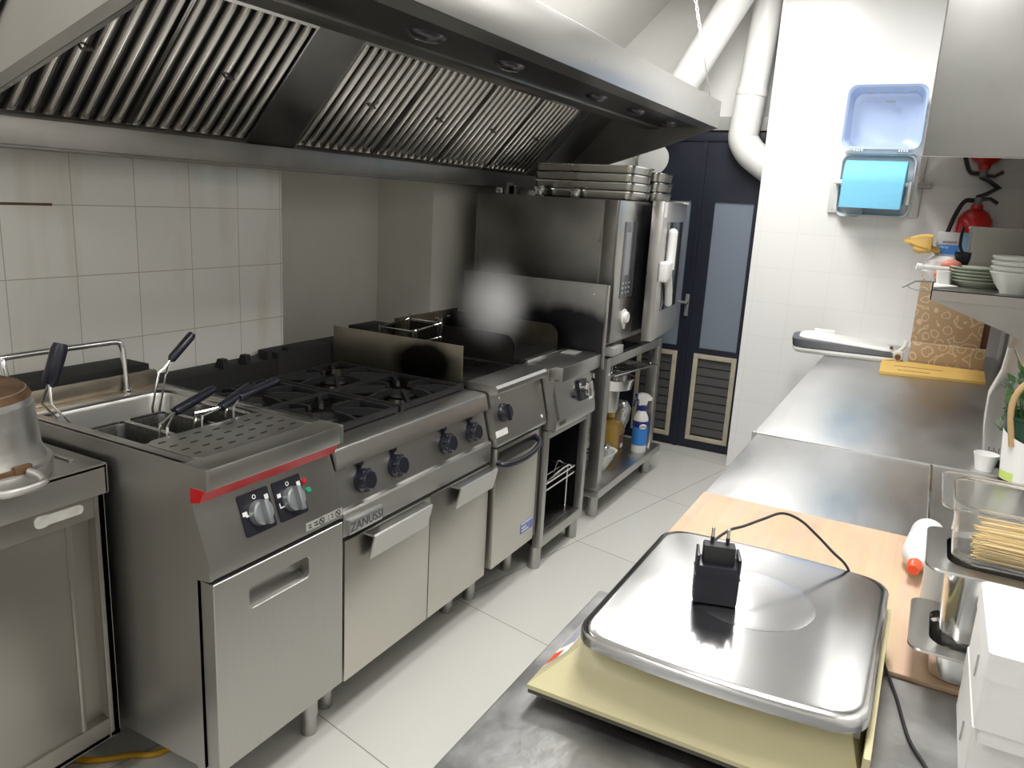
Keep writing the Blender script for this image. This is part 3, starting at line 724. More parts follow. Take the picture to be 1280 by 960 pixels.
# ================================================================= LAVA GRILL ON OPEN STAND
G = thing('grill', 'stainless grill with a slanted knob panel on an open stand', 'grill', (-1.65,2.975,0))
ya, yb = 2.745, 3.190
m = MB()
m.prism([(-2.0,.615),(-1.256,.612),(-1.252,.622),(-1.256,.66),(-1.292,.800),(-1.292,.812),(-2.0,.812)], ya+.035, yb)
m.box(-2.0,-1.275,ya,ya+.035,.62,.812)
B(m, 'body', STEELH, G)
m = MB(); m.box(-2.0,-1.42,ya,yb,.812,.862); m.box(-1.42,-1.285,ya,ya+.06,.812,.872,.003); m.box(-1.42,-1.250,ya+.06,yb+.04,.812,.872,.003); m.box(-2.0,-1.42,yb-.04,yb+.04,.812,.866); B(m, 'top_rail', STEELH, G)
m = MB(); m.box(-1.98,-1.42,2.79,3.15,.862,.868); grt = B(m, 'grill_bed', SOOT, G)
m = MB()
for k in range(22): m.box(-1.97,-1.435,2.797+k*.0163,2.805+k*.0163,.868,.884)
B(m, 'grill_bars', IRON, grt)
m = MB(); m.box(-1.436,-1.408,2.80,3.165,.872,.884,.003); B(m, 'drip_lip', CHROME, G)
def arcguard(y):
    pts = [(-1.98,.866)]; 
    pts += [(-1.445,.866)]; R_ = .055
    for k in range(7):
        w_ = k/6*PI/2; pts.append((-1.445-R_+R_*math.cos(w_), .985-R_+R_*math.sin(w_)))
    pts.append((-1.98,.985)); return pts
for y in (2.752,3.155):
    m = MB(); m.prism(arcguard(y), y, y+.004); B(m, 'side_guard', STEELS if y > 3 else WELL, G)
m = MB(); m.box(-2.006,-1.995,2.69,3.18,.866,.998,.002)
B(m, 'back_guard', STEELS, G)
m = MB()
for y in (2.80,3.0,3.1): m.ball((-1.994,y,.965),.007,8)
B(m, 'rivet', CHROME, G)
gp = lambda y: frame((-1.274,y,.730),(0,1,0),(-.036,0,.14),(.14,0,.036))
m = MB(); m.x = gp(3.07); m.loft([(0,0,.045,.045,.008,0),(0,0,.043,.043,.008,.012)],3); kp = B(m, 'knob_plate', BLACK, G)
m = MB(); m.x = gp(3.08); m.lathe([(.030,.012),(.030,.03),(.026,.034),(0,.034)], (0,0,0), 24); m.box(-.008,.008,-.034,.034,.03,.052,.005); B(m, 'knob', CHROME, G)
m = MB(); m.x = gp(2.985); m.lathe([(.013,0),(.013,.006),(.009,.010),(0,.011)], (0,-.01,0), 14); B(m, 'igniter', BLACK, G)
m = MB(); m.x = gp(3.15); m.box(-.02,.02,-.055,-.025,0,.001); B(m, 'sticker', PAPER, G)
m = MB(); m.x = frame((-1.2545,2.85,.636),(0,1,0),(-.004,0,.038),(1,0,0)); m.box(-.035,.025,-.008,.008,0,.002); B(m, 'badge', STEELD, G)
m = MB(); m.x = gp(2.80); m.box(-.006,.012,-.08,.07,0,.002); B(m, 'panel_seam', STEELD, G)
m = MB(); m.box(-1.40,-1.335,3.10,3.185,.8725,.8745); B(m, 'top_tag', LABELG, G)
# open stand
X0, X1 = -1.95, -1.275
for y in (2.745,3.16):
    for x in (X1-.035,X0):
        m = MB(); m.box(x,x+.035,y,y+.03,.10,.615,.002); B(m, 'stand_post', STEEL, G)
for z in (.10,.578):
    m = MB(); m.box(X1-.03,X1,2.775,3.16,z,z+.045,.002); B(m, 'stand_rail', STEEL, G)
m = MB(); m.box(X0,X1-.03,2.775,3.16,.135,.147); B(m, 'stand_shelf', STEELD, G)
m = MB(); m.box(X0,X1-.032,2.749,2.757,.11,.61); m.box(X0,X1-.032,3.178,3.186,.11,.61); m.box(X0-.01,X0,2.749,3.186,.11,.61); B(m, 'stand_panel', SOOT, G)
for y in (2.775,3.155):
    for x in (-1.31,-1.90):
        m = MB(); m.cyl((x,y,.0),(x,y,.10),.027); B(m, 'leg', STEEL, G)
# wire racks inside
r = thing('wire_shelf', 'bent chrome wire racks stacked inside the open grill stand', 'rack', (-1.6,2.95,.147))
m = MB()
for z in (.33,.36): 
    m.tube([(-1.88,2.80,z),(-1.30,2.80,z),(-1.30,3.12,z),(-1.88,3.12,z)],.004,6,closed=True)
    for k in range(7): m.tube([(-1.86+k*.085,2.80,z),(-1.86+k*.085,3.12,z)],.0028,6)
for (x, y) in ((-1.87,2.81),(-1.33,2.81),(-1.87,3.11),(-1.33,3.11)): m.tube([(x,y,.147),(x,y,.365)],.0035,6)
m.tube(bend([(-1.31,2.86,.36),(-1.30,2.88,.378),(-1.30,3.04,.385),(-1.30,3.08,.365)],4),.004,6); m.tube(bend([(-1.34,2.98,.36),(-1.33,3.0,.41),(-1.32,3.03,.395)],4),.003,6)
B(m, 'wire_frame', CHROME, r)
r = thing('wire_stand', 'small chrome wire stand at the back of the griddle', 'rack', (-1.80,2.54,.862))
m = MB()
for (x, y) in ((-1.74,2.455),(-1.74,2.475),(-1.74,2.63),(-1.74,2.652),(-1.90,2.455),(-1.90,2.65)): m.tube([(x,y,.862),(x,y,1.008 if y < 2.5 else 1.035)],.005,6)
m.tube([(-1.74,2.455,1.0),(-1.74,2.65,1.012)],.0045,6); m.tube([(-1.90,2.455,1.0),(-1.90,2.65,1.012)],.004,6); m.tube([(-1.74,2.455,.95),(-1.74,2.65,.955)],.004,6); m.tube([(-1.74,2.455,1.0),(-1.90,2.455,1.0)],.004,6); m.tube([(-1.74,2.65,1.012),(-1.90,2.65,1.012)],.004,6)
B(m, 'wire_frame', CHROME, r)

# heat shield between grill and oven
s = thing('heat_shield', 'large dark-streaked steel sheet standing between grill and combi oven', 'sheet', (-1.6,3.218,.866))
m = MB(); m.box(-1.99,-1.250,3.216,3.221,.866,1.178,.001); B(m, 'sheet', burnt('scorched_sheet',(.40,.395,.385),.35,(.16,0,.06),(.34,1,.15),(.045,.045,.05)), s)
m = MB(); m.box(-1.2495,-1.238,3.208,3.222,.80,1.178,.002); B(m, 'folded_edge', STEELH, s)
m = MB(); m.ball((-1.31,3.214,1.135),.006,8); B(m, 'screw', CHROME, s)
# ================================================================= COMBI OVEN ON ITS STAND
O = thing('combi_oven', 'steel combi oven with its door ajar on a low open stand', 'oven', (-1.66,3.84,.807))
m = MB(); m.box(-2.03,-1.335,3.39,4.30,.862,1.544,.004); m.box(-1.335,-1.300,3.394,3.705,.880,1.544,.003); m.box(-1.335,-1.310,4.285,4.30,.88,1.544)
m.box(-2.035,-2.02,3.380,3.392,.9,1.544,.002)
B(m, 'cabinet', STEELD, O)
m = MB(); m.box(-1.36,-1.30,3.386,3.3905,.88,1.54,.001); m.ball((-1.375,3.388,1.36),.007,8); m.box(-2.0,-1.37,3.386,3.3905,1.15,1.535,.001); B(m, 'side_panel', STEELD, O)
m = MB(); m.box(-1.302,-1.288,3.398,3.690,.888,1.542,.004); cp = B(m, 'control_panel', STEELH, O)
m = MB(); m.box(-1.290,-1.284,3.475,3.640,1.093,1.449,.002); sc_ = B(m, 'display_glass', mat('display_glass',(.10,.11,.12),.10,coat=.3), O)
m = MB(); m.box(-1.2845,-1.283,3.495,3.56,1.20,1.40); B(m, 'display_film', mat('pale_film',(.30,.31,.33),.25), sc_)
m = MB()
for k in range(3):
    for j in range(3): m.box(-1.2845,-1.283,3.49+j*.04,3.508+j*.04,1.115+k*.022,1.123+k*.022)
B(m, 'display_marks', LABELG, sc_)
m = MB(); m.x = frame((-1.288,3.565,.996),(0,1,0),(0,0,1),(1,0,0)); m.lathe([(.040,0),(.040,.003),(.034,.004),(.029,.004),(.027,.018),(.023,.021),(0,.021)], (0,0,0), 26); m.prism([(-.012,-.033),(.012,-.033),(0,-.056)], 0,.008,'z'); B(m, 'dial', WHITEP, O)
m = MB(); m.box(-1.312,-1.298,3.69,3.705,.89,1.54); m.box(-1.330,-1.305,3.705,4.28,.90,1.53); B(m, 'door_gasket', BLACKG, O)
for x in (-1.40,-1.95):
    for y in (3.46,4.20):
        m = MB(); m.cyl((x,y,.807),(x,y,.864),.022); B(m, 'foot', STEEL, O)
m = MB(); m.box(-1.345,-1.275,3.425,3.56,.822,.864,.003); B(m, 'drip_box', LABELG, O)
for x, y, h in ((-1.93,3.42,.03),(-1.87,3.44,.045),(-1.73,3.45,.048),(-1.55,3.47,.043)):
    m = MB(); m.box(x-.018,x+.018,y-.01,y+.02,1.543,1.544+h,.004); B(m, 'roof_bracket', CHROME, O)
m = MB(); m.prism([(-1.90,1.545),(-1.84,1.545),(-1.845,1.575),(-1.87,1.60),(-1.90,1.60)], 3.43, 3.47); B(m, 'roof_vent', STEELD, O)
# door, hinged at the far side, slightly open
th = math.radians(5.5)
hin = Vector((-1.242,4.292,0)); u = Vector((math.sin(th),-math.cos(th),0)); n_ = Vector((math.cos(th),math.sin(th),0))
DF = frame(hin, u, (0,0,1), n_)   # local: u from hinge to latch side, v = height, n outwards
W = .585
m = MB(); m.x = DF
m.box(0,W,.868,1.552,-.058,0,.006); dr = B(m, 'door', STEELH, O)
m = MB(); m.x = DF; m.box(.085,.465,1.01,1.452,-.004,.0025,.001); win = B(m, 'door_window', GLASSD, dr)
m = MB(); m.x = DF; m.box(-.006,.10,1.545,1.556,-.06,.004); B(m, 'hinge_plate', PAPER, dr)
m = MB(); m.x = DF; m.box(.51,.565,1.475,1.545,0,.002); B(m, 'sticker', PAPER, dr)
m = MB(); m.x = DF; 
m.tube([(.425,1.40,.022),(.43,1.22,.022)],.024,14); m.ball((.425,1.40,.022),.024,14)
m.box(.45,.588,1.165,1.265,.0,.045,.014)
m.tube([(.47,1.20,.025),(.415,1.12,.025),(.375,1.045,.022)],.020,12); m.ball((.375,1.045,.022),.020,12)
B(m, 'door_handle', WHITEP, dr, smooth=60)

S = thing('oven_stand', 'open steel stand with a low shelf under the combi oven', 'stand', (-1.65,3.84,0))
for y in (3.425,4.215):
    for x in (-1.36,-1.98):
        m = MB(); m.box(x,x+.06,y-.0,y+.055,.155,.807,.003); l = B(m, 'leg', STEEL, S)
        m = MB(); m.cyl((x+.03,y+.028,0),(x+.03,y+.028,.12),.029); B(m, 'leg_foot', STEEL, l)
m = MB(); m.box(-2.0,-1.275,3.385,4.345,.115,.157,.003); B(m, 'low_shelf', STEELH, S)
m = MB(); m.box(-1.335,-1.30,3.48,4.215,.762,.806,.002); m.box(-1.97,-1.94,3.48,4.215,.762,.806); m.box(-1.95,-1.33,3.43,3.46,.762,.806); m.box(-1.95,-1.33,4.235,4.265,.762,.806); B(m, 'top_frame', STEEL, S)
m = MB(); m.box(-1.99,-1.975,3.48,4.215,.155,.20); B(m, 'back_lip', STEELH, S)
# things on the stand shelf
zs = .157
t = thing('wire_rack', 'chrome wire rack lying level just under the oven stand frame', 'rack', (-1.5,3.8,.66))
m = MB(); zr = .715
m.tube([(-1.92,3.50,zr),(-1.285,3.50,zr-.0),(-1.285,4.16,zr-.05),(-1.92,4.16,zr-.05)],.005,6,closed=True)
for k in range(14):
    y = 3.52+k*.048; z = zr-.05*(y-3.5)/.66; m.tube([(-1.92,y,z),(-1.287,y,z)],.003,6)
for y, z in ((3.62,zr-.01),(4.0,zr-.04)): m.tube([(-1.90,y,z-.006),(-1.88,y,z-.006),(-1.3,y,z-.006)],.004,6)
for (x, y) in ((-1.90,3.50),(-1.31,3.52),(-1.31,4.12),(-1.90,4.16)):
    m.tube([(x,y,zr-.05*(y-3.5)/.66),(x,y,.763)],.003,6)
B(m, 'rack_wires', CHROME, t)
t = thing('steel_funnel', 'steel cylinder with a wide shallow rim hanging from the wire rack', 'funnel', (-1.455,3.90,.43))
c = (-1.455,3.90,0)
m = MB(); m.lathe([(0,.425),(.048,.425),(.054,.45),(.058,.555),(.052,.555),(.048,.455),(0,.45)], c, 28); B(m, 'cylinder', STEELH, t)
m = MB(); m.lathe([(.0,.553),(.055,.553),(.118,.562),(.128,.615),(.134,.618),(.134,.622),(.124,.620),(.115,.57),(.0,.562)], c, 36); B(m, 'rim_pan', CHROME, t)
m = MB()
for s_ in (-1,1): m.tube([(c[0]+s_*.06,c[1]+.11,.62),(c[0]+s_*.06,c[1]+.10,.684),(c[0]+s_*.06,c[1]+.08,.678)],.003,6); m.tube([(c[0]+s_*.06,c[1]-.11,.62),(c[0]+s_*.06,c[1]-.10,.697),(c[0]+s_*.06,c[1]-.08,.69)],.003,6)
B(m, 'hanging_hooks', CHROME, t)
t = thing('oil_jug', 'clear plastic jug of golden oil on the stand shelf', 'jug', (-1.50,4.03,zs))
c = (-1.46,3.965,zs)
t.location = c; ORG[t] = c
m = MB(); m.loft([(c[0],c[1],.060,.082,.03,zs+.0),(c[0],c[1],.064,.086,.03,zs+.01),(c[0],c[1],.064,.086,.03,zs+.15),(c[0],c[1],.054,.07,.03,zs+.185),(c[0],c[1],.022,.022,.02,zs+.205),(c[0],c[1],.020,.020,.019,zs+.225)]); B(m, 'jug_body', OIL, t)
m = MB(); m.box(c[0]+.0635,c[0]+.0655,c[1]-.01,c[1]+.055,zs+.035,zs+.12); B(m, 'jug_label', PINKGREY, t)
m = MB(); m.box(c[0]+.0655,c[0]+.0665,c[1]+.012,c[1]+.05,zs+.045,zs+.068); B(m, 'label_print', PAPER, t)
m = MB(); m.lathe([(.024,.22),(.024,.245),(.02,.25),(0,.25)], (c[0],c[1],zs), 18); B(m, 'jug_cap', YELLOW, t)
t = thing('glass_mill', 'crumpled clear plastic wrap stuffed behind the oil jug', 'wrap', (-1.40,4.11,zs))
m = MB(); m.loft([(-1.46,4.11,.03,.03,.02,zs),(-1.455,4.115,.028,.028,.02,zs+.12),(-1.455,4.11,.045,.05,.03,zs+.17),(-1.45,4.115,.05,.045,.03,zs+.24),(-1.455,4.11,.03,.034,.02,zs+.28)]); B(m, 'wrap', mat('crumpled_film',(.75,.76,.75),.12,.6,bump=1.0,bscale=26), t, smooth=20)
t.name = 'plastic_wrap'
t = thing('spray_bottle', 'white trigger spray bottle with blue label on the oven stand shelf', 'spray bottle', (-1.335,4.125,zs))
c = (-1.335,4.125,zs)
m = MB(); m.lathe([(0,0),(.040,0),(.043,.006),(.043,.185),(.040,.205),(.026,.235),(.020,.245),(.0,.245)], c, 28); B(m, 'bottle', WHITEP, t)
m = MB(); m.lathe([(.0436,.045),(.0436,.185)], c, 28); lb = B(m, 'label', BLUEL, t)
m = MB(); m.lathe([(.0440,.150),(.0440,.186)], c, 28); B(m, 'label_band', NAVYL, lb)
m = MB(); a = math.radians(-52); m.x = frame((c[0]+.0425*math.cos(a),c[1]+.0425*math.sin(a),c[2]+.158),(-math.sin(a),math.cos(a),0),(0,0,1),(math.cos(a),math.sin(a),0)); m.lathe([(0,.0035),(.017,.0035),(.021,.001)], (0,0,0), 24)
for i in range(len(m.v)): m.v[i].z = zs+.158+(m.v[i].z-zs-.158)*.75
B(m, 'label_oval', PAPER, lb)
m = MB(); M_ = m.x = None
m.text('aevir', .017, frame((c[0]+.0465*math.cos(a),c[1]+.0465*math.sin(a),c[2]+.158),(-math.sin(a),math.cos(a),0),(0,0,1),(math.cos(a),math.sin(a),0))); B(m, 'label_lettering', NAVYL, lb)
m = MB(); m.lathe([(.021,.243),(.024,.246),(.024,.272),(.018,.276),(0,.276)], c, 20); B(m, 'collar', NAVYL, t)
m = MB(); a = math.radians(-50); m.x = frame(c, (-math.sin(a),math.cos(a),0),(0,0,1),(math.cos(a),math.sin(a),0))
m.prism([(-.022,.272),(.020,.272),(.028,.300),(.052,.302),(.052,.318),(.030,.338),(-.005,.345),(-.030,.338),(-.036,.318),(-.024,.305)], -.013, .013, 'z'); B(m, 'spray_head', WHITEP, t)
m = MB(); m.x = frame(c, (-math.sin(a),math.cos(a),0),(0,0,1),(math.cos(a),math.sin(a),0)); m.tube([(-.026,.312,0),(-.046,.295,0),(-.050,.265,0)],.006,8); m.box(-.046,-.034,.318,.340,-.008,.008,.002); B(m, 'trigger', NAVYL, t)
t = thing('white_bowl', 'oval white bowl holding metal utensils on the stand shelf', 'bowl', (-1.43,3.70,zs))
m = MB(); m.loft([(-1.47,3.70,.10,.065,.05,zs),(-1.47,3.70,.125,.085,.06,zs+.05),(-1.47,3.70,.14,.10,.07,zs+.095),(-1.47,3.70,.146,.106,.07,zs+.099),(-1.47,3.70,.134,.094,.066,zs+.095),(-1.47,3.70,.118,.078,.05,zs+.04)], cap1=True); B(m, 'bowl', WHITEP, t)
u_ = thing('kitchen_tongs', 'metal tools lying in the oval white bowl', 'utensil', (-1.43,3.70,zs+.045))
m = MB(); m.tube([(-1.55,3.70,zs+.06),(-1.38,3.73,zs+.125)],.008,8); m.tube([(-1.50,3.66,zs+.06),(-1.37,3.69,zs+.13)],.008,8); m.ball((-1.38,3.73,zs+.125),.022,10,sz=.5); m.ball((-1.37,3.69,zs+.13),.02,10,sz=.5); B(m, 'tool', CHROME, u_)
t = thing('storage_tub', 'grey plastic tub behind the front post of the oven stand', 'tub', (-1.60,3.51,zs))
m = MB(); m.loft([(-1.58,3.525,.14,.045,.02,zs),(-1.58,3.525,.16,.055,.02,zs+.09),(-1.58,3.525,.168,.06,.02,zs+.093),(-1.58,3.525,.15,.047,.02,zs+.09)], cap1=True); B(m, 'tub', mat('grey_tub',(.45,.45,.44),.4), t)
t = thing('black_whisk', 'dark wire utensils leaning inside the left of the oven stand', 'utensil', (-1.60,3.60,zs))
m = MB()
for k in range(6): m.tube([(-1.58+.01*k,3.51+.004*k,zs+.02),(-1.60+.03*k,3.46,zs+.22),(-1.62+.03*k,3.445,zs+.46)],.006,6)
B(m, 'utensil_wires', GREYP, t)
t = thing('white_tray', 'white tray lying at the back of the oven stand shelf', 'tray', (-1.72,4.08,zs))
m = MB(); m.loft([(-1.72,4.08,.20,.17,.02,zs),(-1.72,4.08,.22,.19,.02,zs+.04),(-1.72,4.08,.225,.195,.02,zs+.043),(-1.72,4.08,.21,.18,.02,zs+.04),(-1.72,4.08,.19,.16,.02,zs+.008)]); B(m, 'tray', WHITEP, t)

# pans stacked on the oven roof
PANR = mat('pan_steel', (.50,.48,.44), .32, 1, var=.15, rvar=.08)
def pan(lbl, cx, cy, hx, hy, z, h, grp):
    p = thing('steel_pan', lbl, 'pan', (cx,cy,z), grp)
    m = MB(); r = .03
    m.loft([(cx,cy,hx-.018,hy-.018,r,z),(cx,cy,hx-.011,hy-.011,r,z+.006),(cx,cy,hx-.006,hy-.006,r,z+h-.004),(cx,cy,hx-.006,hy-.006,r,z+h),(cx,cy,hx-.009,hy-.009,r,z+h),(cx,cy,hx-.014,hy-.014,r,z+.01)], cap1=True); B(m, 'pan_body', PANR, p)
    m = MB(); m.loft([(cx,cy,hx-.008,hy-.008,r,z+h-.004),(cx,cy,hx,hy,r,z+h-.005),(cx,cy,hx,hy,r,z+h+.001),(cx,cy,hx-.008,hy-.008,r,z+h+.001)], cap0=False, cap1=False); B(m, 'pan_rim', CHROME, p)
lbs = ['bottom steel pan of the long stack on the oven roof','second steel pan up in the long stack on the oven roof','third steel pan up in the long stack on the oven roof','topmost steel pan of the long stack on the oven roof']
for k in range(4): pan(lbs[k], -1.545+.004*(k%2), 3.66, .262, .155, 1.545+k*.039, .038, 'pans stacked on the oven roof')
lbs = ['bottom steel pan of the short stack above the oven door','middle steel pan of the short stack above the oven door','top steel pan of the short stack above the oven door']
for k in range(3): pan(lbs[k], -1.44, 4.06+.006*(k%2), .145, .135, 1.545+k*.049, .048, 'short pan stack on the oven roof')
# steam above griddle and grill
def steam():
    m = bpy.data.materials.new('steam'); m.use_nodes = True; N = m.node_tree.nodes; L = m.node_tree.links
    N.remove(N['Principled BSDF']); v = N.new('ShaderNodeVolumeScatter'); v.inputs['Color'].default_value = (.95,.97,1,1)
    tc = N.new('ShaderNodeTexCoord'); g = N.new('ShaderNodeVectorMath'); g.operation = 'LENGTH'
    L.new(tc.outputs['Object'], g.inputs[0])
    return m, N, L, v, tc, g
m_, N, L, v, tc, g = steam()
mp = N.new('ShaderNodeMapping'); mp.inputs['Scale'].default_value = (1/.19,1/.19,1/.23); L.new(tc.outputs['Object'], mp.inputs['Vector']); L.new(mp.outputs[0], g.inputs[0])
r = N.new('ShaderNodeMapRange'); r.inputs['From Min'].default_value = 1; r.inputs['From Max'].default_value = .0; r.inputs['To Max'].default_value = 1
pw = N.new('ShaderNodeMath'); pw.operation = 'POWER'; pw.inputs[1].default_value = 2.6
ml = N.new('ShaderNodeMath'); ml.operation = 'MULTIPLY'; ml.inputs[1].default_value = 24
L.new(g.outputs['Value'], r.inputs['Value']); L.new(r.outputs[0], pw.inputs[0]); L.new(pw.outputs[0], ml.inputs[0]); L.new(ml.outputs[0], v.inputs['Density']); L.new(v.outputs[0], N['Material Output'].inputs['Volume'])
sc = (-1.56,2.76,1.10)
m = MB(); m.ball(sc, 1, 20, .19, .19, .23)
tag(B(m, 'steam', m_, org=sc, smooth=180), 'soft puff of steam rising over the griddle and grill', 'steam', kind='stuff')
# ================================================================= WORKTOPS ON THE RIGHT
zt = .862
T = thing('worktop_table', 'stainless worktable in the foreground carrying the scale', 'table', (-.05,.75,0))
m = MB(); m.box(-.430,.343,.20,1.188,zt-.035,zt,.003); B(m, 'worktop', STEELX, T)
m = MB(); m.box(-.38,.33,.25,1.15,.16,.18,.002); B(m, 'undershelf', STEEL, T)
for x in (-.38,.29):
    for y in (.25,1.11):
        m = MB(); m.box(x,x+.04,y,y+.04,0,zt-.033,.002); B(m, 'leg', STEEL, T)
T = thing('prep_counter', 'low stainless counter under the wooden cutting board', 'counter', (-.04,1.8,0))
m = MB(); m.box(-.405,.343,1.192,2.405,zt-.04,zt-.003,.003); B(m, 'worktop', STEELW, T)
m = MB(); m.box(-.37,.335,1.20,2.39,.12,zt-.04); B(m, 'cabinet', STEEL, T)
for y0 in (1.22,1.81):
    m = MB(); m.box(-.385,-.368,y0,y0+.56,.15,.80,.003); d = B(m, 'door', STEEL, T)
    m = MB(); m.tube([(-.385,y0+.06,.74),(-.41,y0+.06,.74),(-.41,y0+.25,.74),(-.385,y0+.25,.74)],.006,8); B(m, 'handle', CHROME, d)
for x in (-.34,.30):
    for y in (1.25,2.34):
        m = MB(); m.cyl((x,y,0),(x,y,.12),.022); B(m, 'leg', STEEL, T)
m = MB(); m.box(.072,.078,1.80,2.40,zt-.004,zt+.001,.001); B(m, 'joint_strip', CHROME, T)
b = thing('cutting_board', 'pale butcher block cutting board behind the scale', 'cutting board', (-.03,1.47,zt-.003))
m = MB(); m.box(-.402,.335,1.192,1.775,zt-.003,zt+.006,.002); B(m, 'board', WOOD, b)
T = thing('long_table', 'long stainless table reaching the white back wall', 'table', (-.06,3.5,0))
m = MB(); m.box(-.415,.343,2.408,4.675,zt-.04,zt,.003); m.box(-.420,-.408,2.406,2.43,zt-.045,zt+.001,.002)
B(m, 'worktop', STEELW, T)
m = MB(); m.box(-.38,.33,2.45,4.63,.16,.18); B(m, 'undershelf', STEEL, T)
for x in (-.38,.29):
    for y in (2.45,4.58):
        m = MB(); m.box(x,x+.04,y,y+.04,0,zt-.038,.002); B(m, 'leg', STEEL, T)

# ================================================================= SCALE
S = thing('counter_scale', 'beige shop scale with a polished steel plate in the foreground', 'scale', (-.16,1.03,zt))
m = MB()
m.prism([(-.392,.838),(.022,.838),(.022,1.245),(-.392,1.245)], zt+.016, zt+.023, 'z'); B(m, 'base_pan', mat('dark_base',(.07,.065,.05),.4), S)
for x in (-.33,-.03):
    for y in (.91,1.19):
        m = MB(); m.cyl((x,y,zt),(x,y,zt+.017),.02); B(m, 'foot', BLACKG, S)
m = MB(); zb = zt+.023
def ring(k, z): return [(-.393+k,.836+k*1.1,z),(.023-k*.45,.836+k*1.1,z),(.023-k*.45,1.246-k*.4,z),(-.393+k,1.246-k*.4,z)]
vs = []; fs = [(0,1,2,3)]
hs = [(0,zb),(0,zb+.006),(.030,zb+.032),(.048,zb+.050),(.056,zb+.066),(.060,zt+.100)]
for k_, z_ in hs: vs += ring(k_, z_)
for k in range(len(hs)-1):
    for i in range(4): fs.append((k*4+i,k*4+(i+1)%4,(k+1)*4+(i+1)%4,(k+1)*4+i))
fs.append([(len(hs)-1)*4+i for i in range(4)])
m._add(vs, fs); B(m, 'housing', BEIGE, S)
# sticker on the left slope
sv = Vector((.030,0,.026)).normalized()
SF = frame((-.393,1.0,zb+.006),(0,1,0),sv,(-sv.z,0,sv.x))
m = MB(); m.x = SF; m.quad((-.125,.004,.0008),(.20,.004,.0008),(.20,.038,.0008),(-.100,.038,.0008)); st = B(m, 'price_sticker', PAPER, S)
m = MB(); m.x = SF
for k in range(5): m.quad((-.07,.008+k*.006,.0014),(.19,.008+k*.006,.0014),(.19,.0102+k*.006,.0014),(-.07,.0102+k*.006,.0014))
B(m, 'sticker_lines', NAVYL, st)
m = MB(); m.x = SF; m.quad((-.118,.006,.0014),(-.085,.006,.0014),(-.085,.024,.0014),(-.107,.024,.0014)); B(m, 'sticker_patch', ORANGE, st)
# raised inner edge on the right, with grey window
m = MB(); m.box(.014,.022,.845,1.235,zb,zt+.085,.002); B(m, 'side_rib', BEIGE, S)
m = MB(); m.box(-.020,.008,.895,.905,zb+.050,zt+.098); B(m, 'level_window', mat('grey_window',(.30,.30,.29),.3), S)
zp = zt+.118
m = MB(); cx, cy = -.163, 1.056; hx, hy = .178, .200
def plate(cx,cy,hx,hy,r,z,bulge):
    pts = []; n = 8
    cor = [(1,1),(-1,1),(-1,-1),(1,-1)]
    for q,(sx,sy) in enumerate(cor):
        for s in range(n+1):
            w_ = q*PI/2+s/n*PI/2; pts.append([cx+sx*(hx-r)+r*math.cos(w_), cy+sy*(hy-r)+r*math.sin(w_), z])
        if q in (0,2):  # top and bottom edges bow outwards
            for s in range(1,8):
                t = s/8; x = (cx+(hx-r)*(1-2*t)) if q == 0 else (cx-(hx-r)*(1-2*t)); pts.append([x, cy+(hy if q == 0 else -hy), z])
    for p in pts:
        t = max(0, 1-((p[0]-cx)/hx)**2)
        if abs(p[1]-cy) > hy-r*1.01: p[1] += (bulge*t if p[1] > cy else -bulge*t)
    return pts
secs = [(hx-.004,hy-.004,-.020),(hx,hy,-.018),(hx,hy,-.006),(hx-.0015,hy-.0015,-.0025),(hx-.005,hy-.005,-.0005),(hx-.012,hy-.012,0)]
P_ = [plate(cx,cy,a,b_,.035,zp+c_,.014) for a,b_,c_ in secs]; k = len(P_[0])
fs = [[(e*k+i),(e*k+(i+1)%k),((e+1)*k+(i+1)%k),((e+1)*k+i)] for e in range(len(P_)-1) for i in range(k)]
fs += [list(range(k-1,-1,-1)), [(len(P_)-1)*k+i for i in range(k)]]
m._add([p for r_ in P_ for p in r_], fs); pl = B(m, 'weighing_plate', PLATE, S, smooth=50)
m = MB(); m.lathe([(.0,.0009),(.080,.0009),(.089,.0002)], (cx+.003,cy+.02,zp), 56); B(m, 'plate_disc', mat('matte_disc',(.64,.64,.65),.19,1,var=.04), pl)
m = MB(); m.box(-.29,-.05,.94,1.20,zt+.097,zt+.101); B(m, 'plate_carrier', GREYP, S)

# power adapter and cord
A = thing('power_adapter', 'black plug-in power adapter standing on the scale plate, pins up', 'adapter', (-.203,1.045,zp))
aa = math.radians(17)
AF = Matrix.Translation((-.205,1.042,zp+.001)) @ Matrix.Rotation(aa, 4, 'Z') @ Matrix.Rotation(math.radians(-3), 4, 'X')
m = MB(); m.x = AF; m.box(-.030,.030,-.021,.024,0,.056,.0035); m.box(-.030,-.026,-.021,.024,.05,.070,.001); m.box(.026,.030,-.021,.024,.05,.070,.001); m.box(-.031,.031,-.022,.025,.040,.0415,.0005); B(m, 'adapter_body', BLACK, A)
m = MB(); m.x = AF; m.box(-.022,.022,-.010,.014,.054,.082,.002); B(m, 'plug_block', BLACKG, A)
for x in (-.0105,.0105):
    m = MB(); m.x = AF; m.cyl((x,.003,.080),(x,.003,.092),.0028,n=10); pn = B(m, 'pin', BLACKG, A)
    m = MB(); m.x = AF; m.cyl((x,.003,.092),(x,.003,.104),.0024,n=10); m.ball((x,.003,.104),.0024,8); B(m, 'pin_tip', CHROME, pn)
m = MB()
